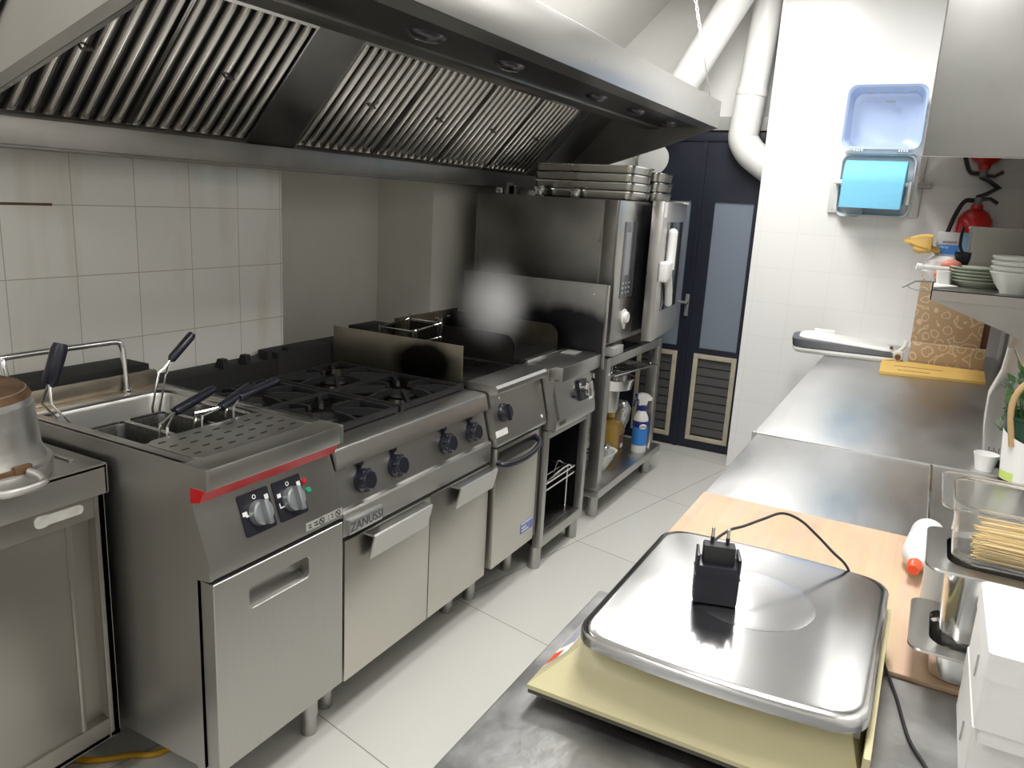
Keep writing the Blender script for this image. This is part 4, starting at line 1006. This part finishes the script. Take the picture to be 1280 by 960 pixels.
cord = bend([(-.208,1.056,zp+.060),(-.228,1.10,1.038),(-.212,1.13,1.052),(-.194,1.15,1.057),(-.172,1.185,1.062),(-.152,1.226,1.062),(-.127,1.246,1.050),(-.101,1.252,1.030),(-.074,1.257,1.006),(-.048,1.262,.982),(-.03,1.275,.93),(-.012,1.28,zt+.03),(.004,1.268,zt+.009),(.016,1.250,zt+.009),(.026,1.20,zt+.008),(.045,1.135,zt+.003),(.058,1.07,zt+.003),(.068,1.03,zt+.003),(.088,.985,zt+.003),(.105,.92,zt+.003),(.11,.80,zt+.003)],7)
m.tube(cord, .0022, 7); B(m, 'cord', BLACKG, A, smooth=80)

# ================================================================= GASTRONORM PANS
zb0 = zt+.006
def gn(name, lbl, cx, cy, hx, hy, z0, h, mats, rim=.012, thick=.0015, grp='small gastronorm pans stacked on the board'):
    p = thing(name, lbl, 'pan', (cx,cy,z0), grp)
    r = .028; i = .016 if mats[0] is CLEAR else .026
    m = MB(); m.loft([(cx,cy,hx-i-.016,hy-i-.016,r,z0),(cx,cy,hx-i-.009,hy-i-.009,r,z0+.006),(cx,cy,hx-i-.003,hy-i-.003,r,z0+h*.75),(cx,cy,hx-i,hy-i,r,z0+h-.012),(cx,cy,hx-i,hy-i,r,z0+h-.001),
        (cx,cy,hx-i-thick,hy-i-thick,r,z0+h-.001),(cx,cy,hx-i-thick,hy-i-thick,r,z0+h-.012),(cx,cy,hx-i-.003-thick,hy-i-.003-thick,r,z0+h*.75),(cx,cy,hx-i-.010,hy-i-.010,r,z0+.008),(cx,cy,hx-i-.018,hy-i-.018,r,z0+.002)])
    B(m, 'pan_body', mats[0], p)
    m = MB(); m.loft([(cx,cy,hx-i-.0005,hy-i-.0005,r,z0+h-.004),(cx,cy,hx-.001,hy-.001,.018,z0+h-.004),(cx,cy,hx,hy,.018,z0+h-.002),(cx,cy,hx-.001,hy-.001,.018,z0+h),(cx,cy,hx-i-.001,hy-i-.001,r,z0+h)], cap0=False, cap1=False); B(m, 'pan_rim', mats[1], p)
    return p
gx, gy, ghx, ghy = .190, 1.252, .142, .089
gn('gastronorm_pan', 'bottom steel pan of the three-pan stack beside the board edge', gx, gy, ghx, ghy, zb0, .062, (CHROME, STEELH))
gn('gastronorm_pan', 'middle steel pan of the three-pan stack', gx+.004, gy+.003, ghx, ghy, .932, .122, (CHROME, STEELH))
gn('gastronorm_pan', 'top clear plastic pan with spaghetti in it', gx+.010, gy+.006, ghx, ghy, 1.056, .090, (CLEAR, CLEAR), thick=.002)
m = MB()
for k in range(230):
    y = gy+.006+random.uniform(-.048,.048); z = 1.0605+.0011+abs(random.gauss(0,.017)); x0 = gx+.004-.088+random.uniform(0,.02)
    dz = random.uniform(-.003,.004); dy = random.uniform(-.008,.008)
    z2 = max(1.0613,z+dz); m.tube([(x0,y,z),(x0+.19,max(gy-.044,min(gy+.056,y+dy)),z2)],.001,5)
tag(B(m, 'spaghetti', PASTA, org=(gx,gy,1.06)), 'dry spaghetti lying in the clear plastic pan', 'pasta', kind='stuff')
# bottle with red cap lying behind
b = thing('squeeze_bottle', 'clear squeeze bottle with a red cap lying beside the pans', 'bottle', (.055,1.60,zb0))
m = MB(); o = Vector((.052,1.545,zb0+.032)); d = Vector((.10,.99,0)).normalized()
MM = frame(o,(d.y,-d.x,0),(0,0,1),d); m.x = MM
m.lathe([(.010,.0),(.013,.004),(.014,.02),(.028,.045),(.031,.06),(.031,.19),(.026,.20),(0,.20)], (0,0,0), 24); B(m, 'bottle_body', mat('milky_plastic',(.84,.85,.86),.25,trans=.15), b)
m = MB(); m.x = MM; m.lathe([(0,-.026),(.009,-.026),(.0115,-.022),(.013,.004),(0,.004)], (0,0,0), 18); B(m, 'bottle_cap', RED if False else ORANGE, b)
b = thing('plastic_cup', 'clear plastic cup with orange bits behind the pan stack', 'cup', (.078,1.45,zb0))
m = MB(); m.lathe([(0,0),(.022,0),(.026,.16),(.0265,.162),(.025,.162),(.021,.004),(0,.004)], (.085,1.385,zb0), 28); B(m, 'cup', CLEARG, b)
m = MB(); m.lathe([(0,.03),(.02,.03),(.022,.12),(0,.12)], (.085,1.385,zb0), 20); B(m, 'contents', ORANGE, b)

# ================================================================= WHITE BOXES
def foambox(lbl, x0, x1, y0, y1, z0, z1):
    b = thing('foam_box', lbl, 'box', ((x0+x1)/2,(y0+y1)/2,z0), 'white boxes stacked at the right front')
    h = z1-z0; cx, cy, hx, hy = (x0+x1)/2,(y0+y1)/2,(x1-x0)/2,(y1-y0)/2
    m = MB(); m.loft([(cx,cy,hx-.006,hy-.006,.004,z0),(cx,cy,hx-.006,hy-.006,.004,z0+h*.16),(cx,cy,hx-.001,hy-.001,.004,z0+h*.17),(cx,cy,hx-.001,hy-.001,.004,z1-.035)], 3); B(m, 'box_body', FOAM, b)
    m = MB(); m.loft([(cx,cy,hx,hy,.004,z1-.035),(cx,cy,hx,hy,.005,z1-.003),(cx,cy,hx-.003,hy-.003,.004,z1)], 3); B(m, 'box_lid', FOAM, b)
    m = MB(); m.box(x0-.0008,x0+.0005,cy-.02,cy-.016,z0+h*.35,z0+h*.6); B(m, 'box_slit', LABELG, b)
foambox('lower white box of the two stacked at right front', .117,.340,.935,1.135,zt,.972)
foambox('upper white box of the two stacked at right front', .113,.336,.898,1.090,.972,1.085)

# ================================================================= WALL SHELF AND WHAT STANDS ON IT
SATIN = mat('satin_shelf', (.40,.385,.37), .34, 1, var=.05, vscale=3)
zs_ = 1.287; sx0, sx1, sy0, sy1 = -.002, .343, 3.2, 4.0
S = thing('wall_shelf', 'stainless wall shelf carrying plates and bowls', 'shelf', (.17,3.6,zs_))
m = MB(); m.box(sx0,sx1,sy0,sy1,zs_-.003,zs_); m.box(sx0,sx1,sy0,sy0+.004,zs_-.038,zs_); m.box(sx0,sx0+.004,sy0,sy1,zs_-.038,zs_); m.box(sx0,sx1,sy1-.004,sy1,zs_-.038,zs_)
B(m, 'shelf_board', SATIN, S)
for y in (sy0+.01,sy1-.03):
    m = MB(); m.prism([(sx0+.006,zs_-.039),(sx1,zs_-.039),(sx1,zs_-.16)], y, y+.004); B(m, 'bracket', SATIN, S)
lbs = ['bottom pale green plate of the shelf stack','second pale green plate from the bottom of the stack','middle pale green plate of the shelf stack','second pale green plate from the top of the stack','topmost pale green plate of the shelf stack']
for k in range(5):
    z = zs_+.001+k*.0125; c = (.150,3.53,z); b = thing('dinner_plate', lbs[k], 'plate', c, 'green plates on the wall shelf')
    m = MB(); m.lathe([(0,0),(.062,0),(.064,.003),(.095,.019),(.103,.0225),(.104,.025),(.100,.0255),(.09,.022),(.062,.006),(0,.005)], c, 48); B(m, 'plate', CERAMG, b)
lbs = ['bottom white bowl of the stack on the shelf','second white bowl up in the shelf stack','third white bowl up in the shelf stack','top white bowl of the stack on the shelf']
for k in range(4):
    z = zs_+.001+k*.0185; c = (.255,3.315,z); b = thing('soup_bowl', lbs[k], 'bowl', c, 'white bowls on the wall shelf')
    m = MB(); m.lathe([(0,.006),(.036,.006),(.038,0),(.042,0),(.044,.008),(.064,.035),(.080,.068),(.084,.072),(.082,.078),(.077,.076),(.06,.036),(.04,.012),(0,.010)], c, 48); B(m, 'bowl', CERAM, b)
b = thing('storage_container', 'grey see-through container behind the white bowls on the shelf', 'container', (.215,3.75,zs_))
m = MB(); m.loft([(.220,3.75,.105,.085,.02,zs_+.001),(.218,3.75,.120,.10,.02,zs_+.215),(.218,3.75,.124,.104,.02,zs_+.222),(.218,3.75,.124,.104,.02,zs_+.228)]); B(m, 'container', GREYBOX, b)
b = thing('carton', 'small grey and blue printed carton on the shelf', 'carton', (.03,3.70,zs_+.09))
b.location = (.028,3.70,zs_); ORG[b] = (.028,3.70,zs_)
m = MB(); m.box(-.014,.070,3.68,3.74,zs_+.105,zs_+.20,.001); B(m, 'carton_box', mat('grey_card',(.55,.55,.56),.5), b)
m = MB(); m.box(-.004,.066,3.6785,3.6800,zs_+.112,zs_+.150); B(m, 'carton_band', BLUEL, b)
m = MB(); m.text('ecopack', .016, frame((.033,3.6795,zs_+.162),(1,0,0),(0,0,1),(0,-1,0))); B(m, 'carton_lettering', PINKGREY, b)
m = MB(); m.text('fibres', .015, frame((.016,3.678,zs_+.140),(1,0,0),(0,0,1),(0,-1,0))); B(m, 'band_lettering', PAPER, b)
b2 = thing('plastic_bag', 'white plastic bag bundle under the small grey carton', 'bag', (.02,3.70,zs_))
m = MB(); m.loft([(.02,3.70,.05,.06,.04,zs_+.001),(.01,3.70,.06,.066,.04,zs_+.04),(.016,3.70,.055,.06,.04,zs_+.085),(.024,3.71,.045,.045,.03,zs_+.104)]); B(m, 'bag', mat('white_bag',(.8,.8,.79),.3,bump=.5,bscale=30), b2)
b = thing('paper_carton', 'light blue carton behind the black ladle on the shelf', 'carton', (.10,3.83,zs_))
m = MB(); m.box(.065,.125,3.82,3.87,zs_+.001,zs_+.20,.001); B(m, 'carton_box', mat('sky_card',(.30,.52,.70),.5), b)
b = thing('black_ladle', 'black plastic ladle with curved handle beside the grey carton', 'ladle', (.09,3.62,zs_))
m = MB(); m.lathe([(0,.0),(.03,.004),(.043,.03),(.046,.055),(.043,.055),(.038,.03),(0,.008)], (.098,3.70,zs_+.07), 24); B(m, 'ladle_bowl', BLACK, b)
m = MB(); m.tube(bend([(.085,3.66,zs_+.120),(.072,3.66,zs_+.15),(.070,3.66,zs_+.20),(.072,3.66,zs_+.225)],5),.006,8); B(m, 'ladle_handle', BLACK, b)
m = MB(); m.lathe([(0,.001),(.03,.001),(.034,.06),(.03,.072),(0,.072)], (.098,3.70,zs_), 20); B(m, 'ladle_rest', GREYP, b)
b = thing('yellow_scoop', 'crumpled yellow glove sticking out beyond the shelf end', 'glove', (-.02,3.72,zs_+.1))
m = MB(); m.loft([(0,0,.003,.003,.002,-.088),(.002,0,.014,.012,.008,-.060),(.003,.004,.026,.020,.012,-.028),(.0,.002,.034,.024,.014,.004),(-.003,0,.036,.020,.012,.022),(-.003,0,.031,.015,.010,.021),(.0,.002,.022,.012,.008,-.01)], 4)
m.loft([(-.026,.002,.010,.012,.006,-.045),(-.030,.002,.016,.016,.008,-.02),(-.028,.0,.012,.014,.006,.012)], 3)
MM = frame((-.050,3.66,zs_+.152),(0,.25,1),(0,1,-.25),(1,.2,-.05))
m.v = [MM @ (p + Vector((random.uniform(-.003,.003),random.uniform(-.003,.003),random.uniform(-.002,.002)))) for p in m.v]; m.tube([(-.04,3.665,zs_+.135),(.0,3.68,zs_+.120)],.012,8)
B(m, 'glove', YELLOW, b); b.name = 'rubber_glove'
b = thing('sausage_tray', 'salmon-coloured bundle lying beside the green plates', 'food', (.045,3.64,zs_))
m = MB(); m.ball((.052,3.585,zs_+.072),.032,14,1.2,.8,.75); m.ball((.025,3.60,zs_+.035),.03,14,1.0,.9,.8); m.ball((.03,3.57,zs_+.02),.024,12,1.2,.9,.8); B(m, 'bundle', PINK, b); b.name = 'food_bundle'
b = thing('marker_pen', 'white tube lying across the shelf end', 'tube', (-.01,3.52,zs_+.06))
m = MB(); m.tube([(-.055,3.50,zs_+.062),(.045,3.52,zs_+.060)],.0095,10); B(m, 'tube', WHITEP, b)
m = MB(); m.tube([(-.068,3.497,zs_+.063),(-.050,3.50,zs_+.062)],.0135,12); B(m, 'tube_cap', WHITEP, b)
b = thing('bent_wire', 'thin dark wire loop hanging over the shelf end', 'wire', (-.05,3.46,zs_))
m = MB(); m.tube([(-.005,3.44,zs_+.012),(-.06,3.43,zs_+.010),(-.105,3.42,zs_-.018)],.0035,6); m.tube(bend([(.0,3.45,zs_+.010),(-.06,3.45,zs_+.006),(-.085,3.45,zs_-.014),(-.05,3.45,zs_-.026),(.0,3.45,zs_-.026)],5),.0015,5); B(m, 'wire', GREYP, b)
b = thing('paper_napkin', 'white folded napkin at the left end of the shelf', 'napkin', (.03,3.34,zs_))
m = MB(); m.prism([(.003,3.25),(.085,3.40),(.03,3.50),(.003,3.48)], zs_+.0005, zs_+.006, 'z'); m.loft([(.035,3.47,.025,.02,.01,zs_+.004),(.028,3.48,.024,.02,.01,zs_+.055)]); B(m, 'napkin', PAPER, b)

# ================================================================= STEEL WALL CABINET
Cn = thing('steel_cupboard', 'plain stainless hanging cupboard at the upper right', 'cupboard', (.12,3.6,1.704))
vs = [(-.086,2.6,1.704),(.343,2.6,1.704),(.343,4.675,1.704),(-.152,4.675,1.704)]
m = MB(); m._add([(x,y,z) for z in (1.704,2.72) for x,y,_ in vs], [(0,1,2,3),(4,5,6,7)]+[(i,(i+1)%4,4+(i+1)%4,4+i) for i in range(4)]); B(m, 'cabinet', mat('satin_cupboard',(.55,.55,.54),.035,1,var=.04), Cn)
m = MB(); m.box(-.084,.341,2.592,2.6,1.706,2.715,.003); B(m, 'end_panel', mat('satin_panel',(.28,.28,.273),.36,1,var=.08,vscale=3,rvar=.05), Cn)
m = MB(); m.box(-.150,-.086,4.60,4.676,1.69,1.7035); B(m, 'wall_bracket', STEELD, Cn)

# ================================================================= EXTINGUISHER
F_ = thing('fire_extinguisher', 'red fire extinguisher hanging on the back wall', 'fire extinguisher', (.13,4.60,1.15))
c = (.132,4.592,0)
m = MB(); m.lathe([(0,1.20),(.07,1.20),(.083,1.215),(.083,1.515),(.078,1.55),(.055,1.585),(.028,1.60),(.026,1.62),(0,1.62)], c, 36); B(m, 'cylinder', REDE, F_)
m = MB(); m.cyl((c[0],c[1],1.615),(c[0],c[1],1.655),.020,n=16); B(m, 'valve', GREYP, F_)
m = MB(); m.tube([(c[0]-.01,c[1],1.655),(c[0]+.03,c[1]-.01,1.672),(c[0]+.085,c[1]-.02,1.712)],.010,8); m.tube([(c[0],c[1],1.645),(c[0]+.05,c[1]-.01,1.650),(c[0]+.085,c[1]-.015,1.628)],.009,8); B(m, 'lever', BLACK, F_)
m = MB(); m.tube(bend([(c[0]-.015,c[1],1.64),(c[0]-.06,c[1]-.02,1.63),(c[0]-.095,c[1]-.03,1.54),(c[0]-.115,c[1]-.03,1.42),(c[0]-.10,c[1]-.02,1.30)],6),.011,10); B(m, 'hose', BLACKG, F_)
m = MB(); m.lathe([(.0835,1.30),(.0838,1.30),(.0838,1.43),(.0835,1.43)], c, 36); B(m, 'label', mat('extinguisher_label',(.62,.62,.60),.5), F_)
m = MB(); m.box(c[0]-.03,c[0]+.03,4.66,4.681,1.45,1.60,.003); B(m, 'wall_bracket', GREYP, F_)

# ================================================================= PAPER DISPENSER
D = thing('paper_dispenser', 'opened blue paper-roll dispenser mounted on the white wall', 'dispenser', (-.35,4.68,1.54))
def rr(cx, cz, hx, hz, r, n=6):
    pts = []
    for q,(sx,sz) in enumerate(((1,1),(-1,1),(-1,-1),(1,-1))):
        for s in range(n+1):
            w_ = q*PI/2+s/n*PI/2; pts.append((cx+sx*(hx-r)+r*math.cos(w_), cz+sz*(hz-r)+r*math.sin(w_)))
    return pts
def shell(m, secs):
    """secs: (cx, cz, hx, hz, r, y) rounded rectangles standing in the wall plane"""
    rs = [[(x,y,z) for x,z in rr(cx,cz,hx,hz,r)] for cx,cz,hx,hz,r,y in secs]; k = len(rs[0])
    fs = [[e*k+i,e*k+(i+1)%k,(e+1)*k+(i+1)%k,(e+1)*k+i] for e in range(len(rs)-1) for i in range(k)]
    fs.append([(len(rs)-1)*k+i for i in range(k)])
    m._add([p for r_ in rs for p in r_], fs)
m = MB(); shell(m, [(-.350,1.695,.182,.160,.045,4.679),(-.350,1.695,.182,.160,.045,4.615),(-.350,1.695,.174,.152,.04,4.615),(-.350,1.695,.170,.148,.04,4.665)]); B(m, 'back_housing', CLEARG, D)
m = MB(); shell(m, [(-.350,2.030,.180,.150,.045,4.55),(-.350,2.030,.187,.157,.045,4.545),(-.350,2.030,.187,.157,.045,4.552),(-.350,2.030,.176,.146,.045,4.56),(-.350,2.025,.160,.130,.045,4.655),(-.350,2.0,.120,.085,.04,4.672)]); B(m, 'open_lid', BLUET, D)
m = MB(); m.box(-.52,-.18,4.60,4.66,1.853,1.868,.004)
for k in range(4): m.box(-.47+k*.012,-.463+k*.012,4.545,4.56,1.862,1.872); m.box(-.26+k*.012,-.253+k*.012,4.545,4.56,1.862,1.872)
B(m, 'lid_hinge', WHITEP, D)
m = MB()
for k in range(4): m.box(-.45+k*.065,-.415+k*.065,4.565,4.575,2.152,2.157)
m.box(-.36,-.31,4.60,4.61,2.11,2.115); B(m, 'lid_slots', GREYP, D)
for x0, x1, z0, z1 in ((-.572,-.525,1.545,1.715),(-.175,-.125,1.54,1.75)):
    m = MB(); m.box(x0,x1,4.655,4.6805,z0,z1,.006); m.ball(((x0+x1)/2,4.656,z0+.02),.005,8); B(m, 'side_plate', mat('pale_grey_plastic',(.62,.62,.60),.4) if x0 < -.5 else bpy.data.materials['pale_grey_plastic'], D)
m = MB(); m.box(-.545,-.500,4.52,4.66,1.695,1.715,.005); m.box(-.188,-.172,4.52,4.66,1.60,1.715,.005); m.tube([(-.51,4.535,1.70),(-.18,4.535,1.70)],.012,10); B(m, 'roll_arm', WHITEP, D)
m = MB(); shell(m, [(-.455,1.565,.065,.035,.03,4.60),(-.455,1.565,.06,.03,.03,4.61),(-.455,1.565,.06,.03,.03,4.66)]); B(m, 'tear_guard', CLEARG, D)
R_ = thing('paper_roll', 'blue paper towel roll hanging in the opened dispenser', 'paper roll', (-.35,4.535,1.70))
m = MB(); prof = [(.02,-.145),(.112,-.145),(.114,-.143),(.114,.143),(.112,.145),(.02,.145)]
m.lathe(prof, (-.347,4.535,1.70), 48, 'x'); B(m, 'roll', BLUEP, R_)
m = MB(); m.prism([(4.4205,1.70),(4.419,1.70),(4.419,1.595),(4.4205,1.575)], -.490, -.205, 'x'); B(m, 'loose_sheet', BLUEP, R_)

# ================================================================= ON THE LONG TABLE
A = thing('sealing_machine', 'long flat white appliance with a dark grey rim on the long table', 'appliance', (-.34,4.17,zt))
m = MB(); MM = Matrix.Translation((-.340,4.17,0)) @ Matrix.Rotation(math.radians(6), 4, 'Z'); m.x = MM
m.loft([(0,0,.225,.125,.05,zt),(0,0,.240,.14,.06,zt+.015),(0,0,.240,.14,.06,zt+.026)]); B(m, 'base', WHITEP, A)
m = MB(); m.x = MM; m.loft([(0,0,.236,.136,.06,zt+.026),(0,0,.240,.14,.06,zt+.032),(-.01,0,.236,.136,.06,zt+.066),(-.01,0,.228,.128,.06,zt+.072)]); 
for p in m.v:
    q = MM.inverted() @ p
    if q.z > zt+.05 and q.x > -.05: p.z -= (q.x+.05)*.10
B(m, 'dark_rim', mat('grey_vinyl',(.09,.095,.105),.45,var=.2), A)
m = MB(); m.x = MM; m.loft([(.0,.01,.215,.112,.05,zt+.040),(.0,.01,.214,.112,.05,zt+.074),(.0,.012,.200,.098,.05,zt+.084)])
for p in m.v:
    q = MM.inverted() @ p
    if q.z > zt+.05 and q.x > -.05: p.z -= (q.x+.05)*.10
m.box(-.15,-.05,.115,.135,zt+.06,zt+.095,.004)
B(m, 'white_lid', WHITEP, A)
m = MB(); m.x = MM; m.box(.205,.262,-.10,-.055,zt,zt+.055,.008); m.cyl((.235,-.125,zt+.032),(.235,-.05,zt+.032),.022); m.tube(bend([(.24,-.07,zt+.05),(.262,-.06,zt+.075),(.268,-.05,zt+.10)],4),.009,8); B(m, 'hinge_block', mat('cream_plastic',(.66,.65,.60),.4), A)
m = MB(); m.x = MM; m.cyl((.235,-.134,zt+.032),(.235,-.124,zt+.032),.013); m.cyl((.205,-.10,zt+.068),(.205,-.09,zt+.068),.008); B(m, 'hinge_knob', PINKGREY, A)
K_ = thing('patterned_box', 'tall brown box with cream scroll print against the right wall', 'box', (.105,4.25,zt))
m = MB(); m.box(-.052,.235,4.14,4.44,zt+.100,zt+.425,.002); B(m, 'upper_box', KRAFT, K_)
m = MB(); m.box(-.048,.262,4.11,4.45,zt,zt+.106,.003); B(m, 'lower_tray', KRAFT, K_)
m = MB(); m.box(.236,.262,4.16,4.43,zt+.106,zt+.40,.002); B(m, 'gap_shade_block', PINKGREY, K_)  # dark block stands in for the shaded gap right of the box
Yc = thing('yellow_card', 'yellow cardboard sheet lying before the patterned box', 'cardboard', (.05,3.95,zt))
m = MB(); m.prism([(-.148,3.735),(.262,3.815),(.268,4.10),(-.160,4.10)], zt+.0005, zt+.012, 'z'); B(m, 'card', YELLOW, Yc)
m = MB()
for (x0,y0,x1,y1) in ((-.10,3.93,.10,3.955),(-.08,3.825,.05,3.845)): m.prism([(x0,y0),(x1,y1),(x1,y1+.008),(x0,y0+.008)], zt+.012, zt+.0128, 'z')
B(m, 'card_slots', PINKGREY, Yc)
# herbs, pot, cup, bottle at the right edge
H_ = thing('herb_pot', 'dark green plant pot with a rope handle and white label', 'plant pot', (.285,2.40,zt))
c = (.292,2.40,zt)
m = MB(); m.lathe([(0,0),(.052,0),(.056,.004),(.070,.17),(.073,.172),(.073,.180),(.068,.180),(.064,.16),(.052,.01),(0,.01)], c, 36); B(m, 'pot', DKGREEN, H_)
def wrap(m, c, a0, a1, z0, z1, r0, r1, n=12, slant=0):
    vs = []; fs = []
    for i in range(n+1):
        w_ = math.radians(a0+(a1-a0)*i/n)
        for z, r in ((z0,r0),(z1-slant*i/n,r1)): vs.append((c[0]+r*math.cos(w_), c[1]+r*math.sin(w_), c[2]+z))
    for i in range(n): fs.append((2*i,2*i+2,2*i+3,2*i+1))
    m._add(vs, fs)
m = MB(); wrap(m, c, 190, 268, .004, .140, .0565, .0695, slant=.030); lb = B(m, 'pot_label', PAPER, H_)
m = MB(); wrap(m, c, 268, 330, .004, .115, .0566, .0675); B(m, 'label_dark', BLACK, lb)
m = MB(); wrap(m, c, 192, 240, .006, .028, .0575, .0596); B(m, 'label_lime', LIME, lb)
m = MB()
for k in range(4): wrap(m, c, 274, 300, .02+k*.022, .026+k*.022, .0592+k*.002, .0598+k*.002, 4)
B(m, 'label_lines', PAPER, lb)
m = MB(); m.tube(bend([(c[0]-.045,c[1]-.05,zt+.10),(c[0]-.062,c[1]-.04,zt+.20),(c[0]-.045,c[1]-.03,zt+.26),(c[0],c[1]-.02,zt+.285),(c[0]+.045,c[1]-.02,zt+.25),(c[0]+.06,c[1]-.02,zt+.17)],6),.008,10); B(m, 'rope_handle', ROPE, H_)
m = MB()
for k in range(90):
    a = random.uniform(0,2*PI); r = random.uniform(0,.06); h = random.uniform(.12,.30)
    p = Vector((c[0]+r*math.cos(a)-.02, c[1]+r*math.sin(a)+.03, zt+h)); d = Vector((random.uniform(-1,1),random.uniform(-1,1),random.uniform(.0,1))).normalized()*.02; s = d.cross(Vector((random.uniform(-1,1),.3,.5))).normalized()*.009
    m.quad(p-d, p+s, p+d, p-s)
    if k % 3 == 0: m.tube([(c[0]-.01,c[1]+.02,zt+.05), p], .0012, 4)
B(m, 'herb_leaves', GREEN, H_)
Bg = thing('herb_sleeve', 'clear plastic sleeve of herbs standing behind the white cup', 'bag', (.225,2.53,zt))
m = MB(); m.loft([(.232,2.535,.030,.05,.02,zt),(.226,2.535,.038,.055,.02,zt+.12),(.232,2.535,.046,.05,.02,zt+.20),(.235,2.535,.03,.03,.015,zt+.27),(.218,2.535,.008,.02,.006,zt+.335)]); B(m, 'sleeve', mat('crinkled_film',(.96,.97,.96),.05,trans=.97,ior=1.05,bump=.35,bscale=18), Bg, smooth=20)
m = MB()
for k in range(40):
    a = random.uniform(0,2*PI); r = random.uniform(0,.022); h = random.uniform(.10,.25)
    p = Vector((.236+r*math.cos(a), 2.535+r*math.sin(a)*1.2, zt+h)); d = Vector((random.uniform(-1,1),random.uniform(-1,1),random.uniform(.2,1))).normalized()*.014; s = d.cross(Vector((random.uniform(-1,1),.3,.5))).normalized()*.006
    m.quad(p-d, p+s, p+d, p-s)
B(m, 'herb_leaves', GREEN, Bg)
m = MB()
for k in range(6): m.tube([(.203+k*.006,2.478,zt+.028+random.uniform(-.004,.004)),(.203+k*.006,2.478,zt+.05+.01*(k%2))],.001,4)
B(m, 'sleeve_print', BLACK, Bg)
Cu = thing('white_cup', 'small white paper cup in front of the herb sleeve', 'cup', (.205,2.45,zt))
m = MB(); m.lathe([(0,0),(.022,0),(.031,.045),(.032,.047),(.030,.047),(.021,.003),(0,.003)], (.204,2.445,zt), 28); B(m, 'cup', PAPER, Cu)
# ================================================================= CAMERA AND VIEW
cam = bpy.data.cameras.new('Camera'); co = bpy.data.objects.new('Camera', cam); COL.objects.link(co)
cam.sensor_width = 36; cam.lens = 974.13*36/1280; cam.clip_start = .02
yaw, pit, rol = (math.radians(a) for a in (27.799, 13.302, 3.196))
fwd = Vector((-math.sin(yaw)*math.cos(pit), math.cos(yaw)*math.cos(pit), -math.sin(pit)))
rt = Vector((math.cos(yaw), math.sin(yaw), 0)); up = rt.cross(fwd)
r2 = rt*math.cos(rol)+up*math.sin(rol); u2 = -rt*math.sin(rol)+up*math.cos(rol)
co.matrix_world = Matrix(((r2.x,u2.x,-fwd.x,0),(r2.y,u2.y,-fwd.y,0),(r2.z,u2.z,-fwd.z,1.52),(0,0,0,1)))
SC.camera = co
SC.cycles.volume_bounces = 6
SC.view_settings.view_transform = 'Standard'; SC.view_settings.look = 'None'
SC.view_settings.exposure = 0.0; SC.view_settings.gamma = 1.0; SC.view_settings.use_curve_mapping = False
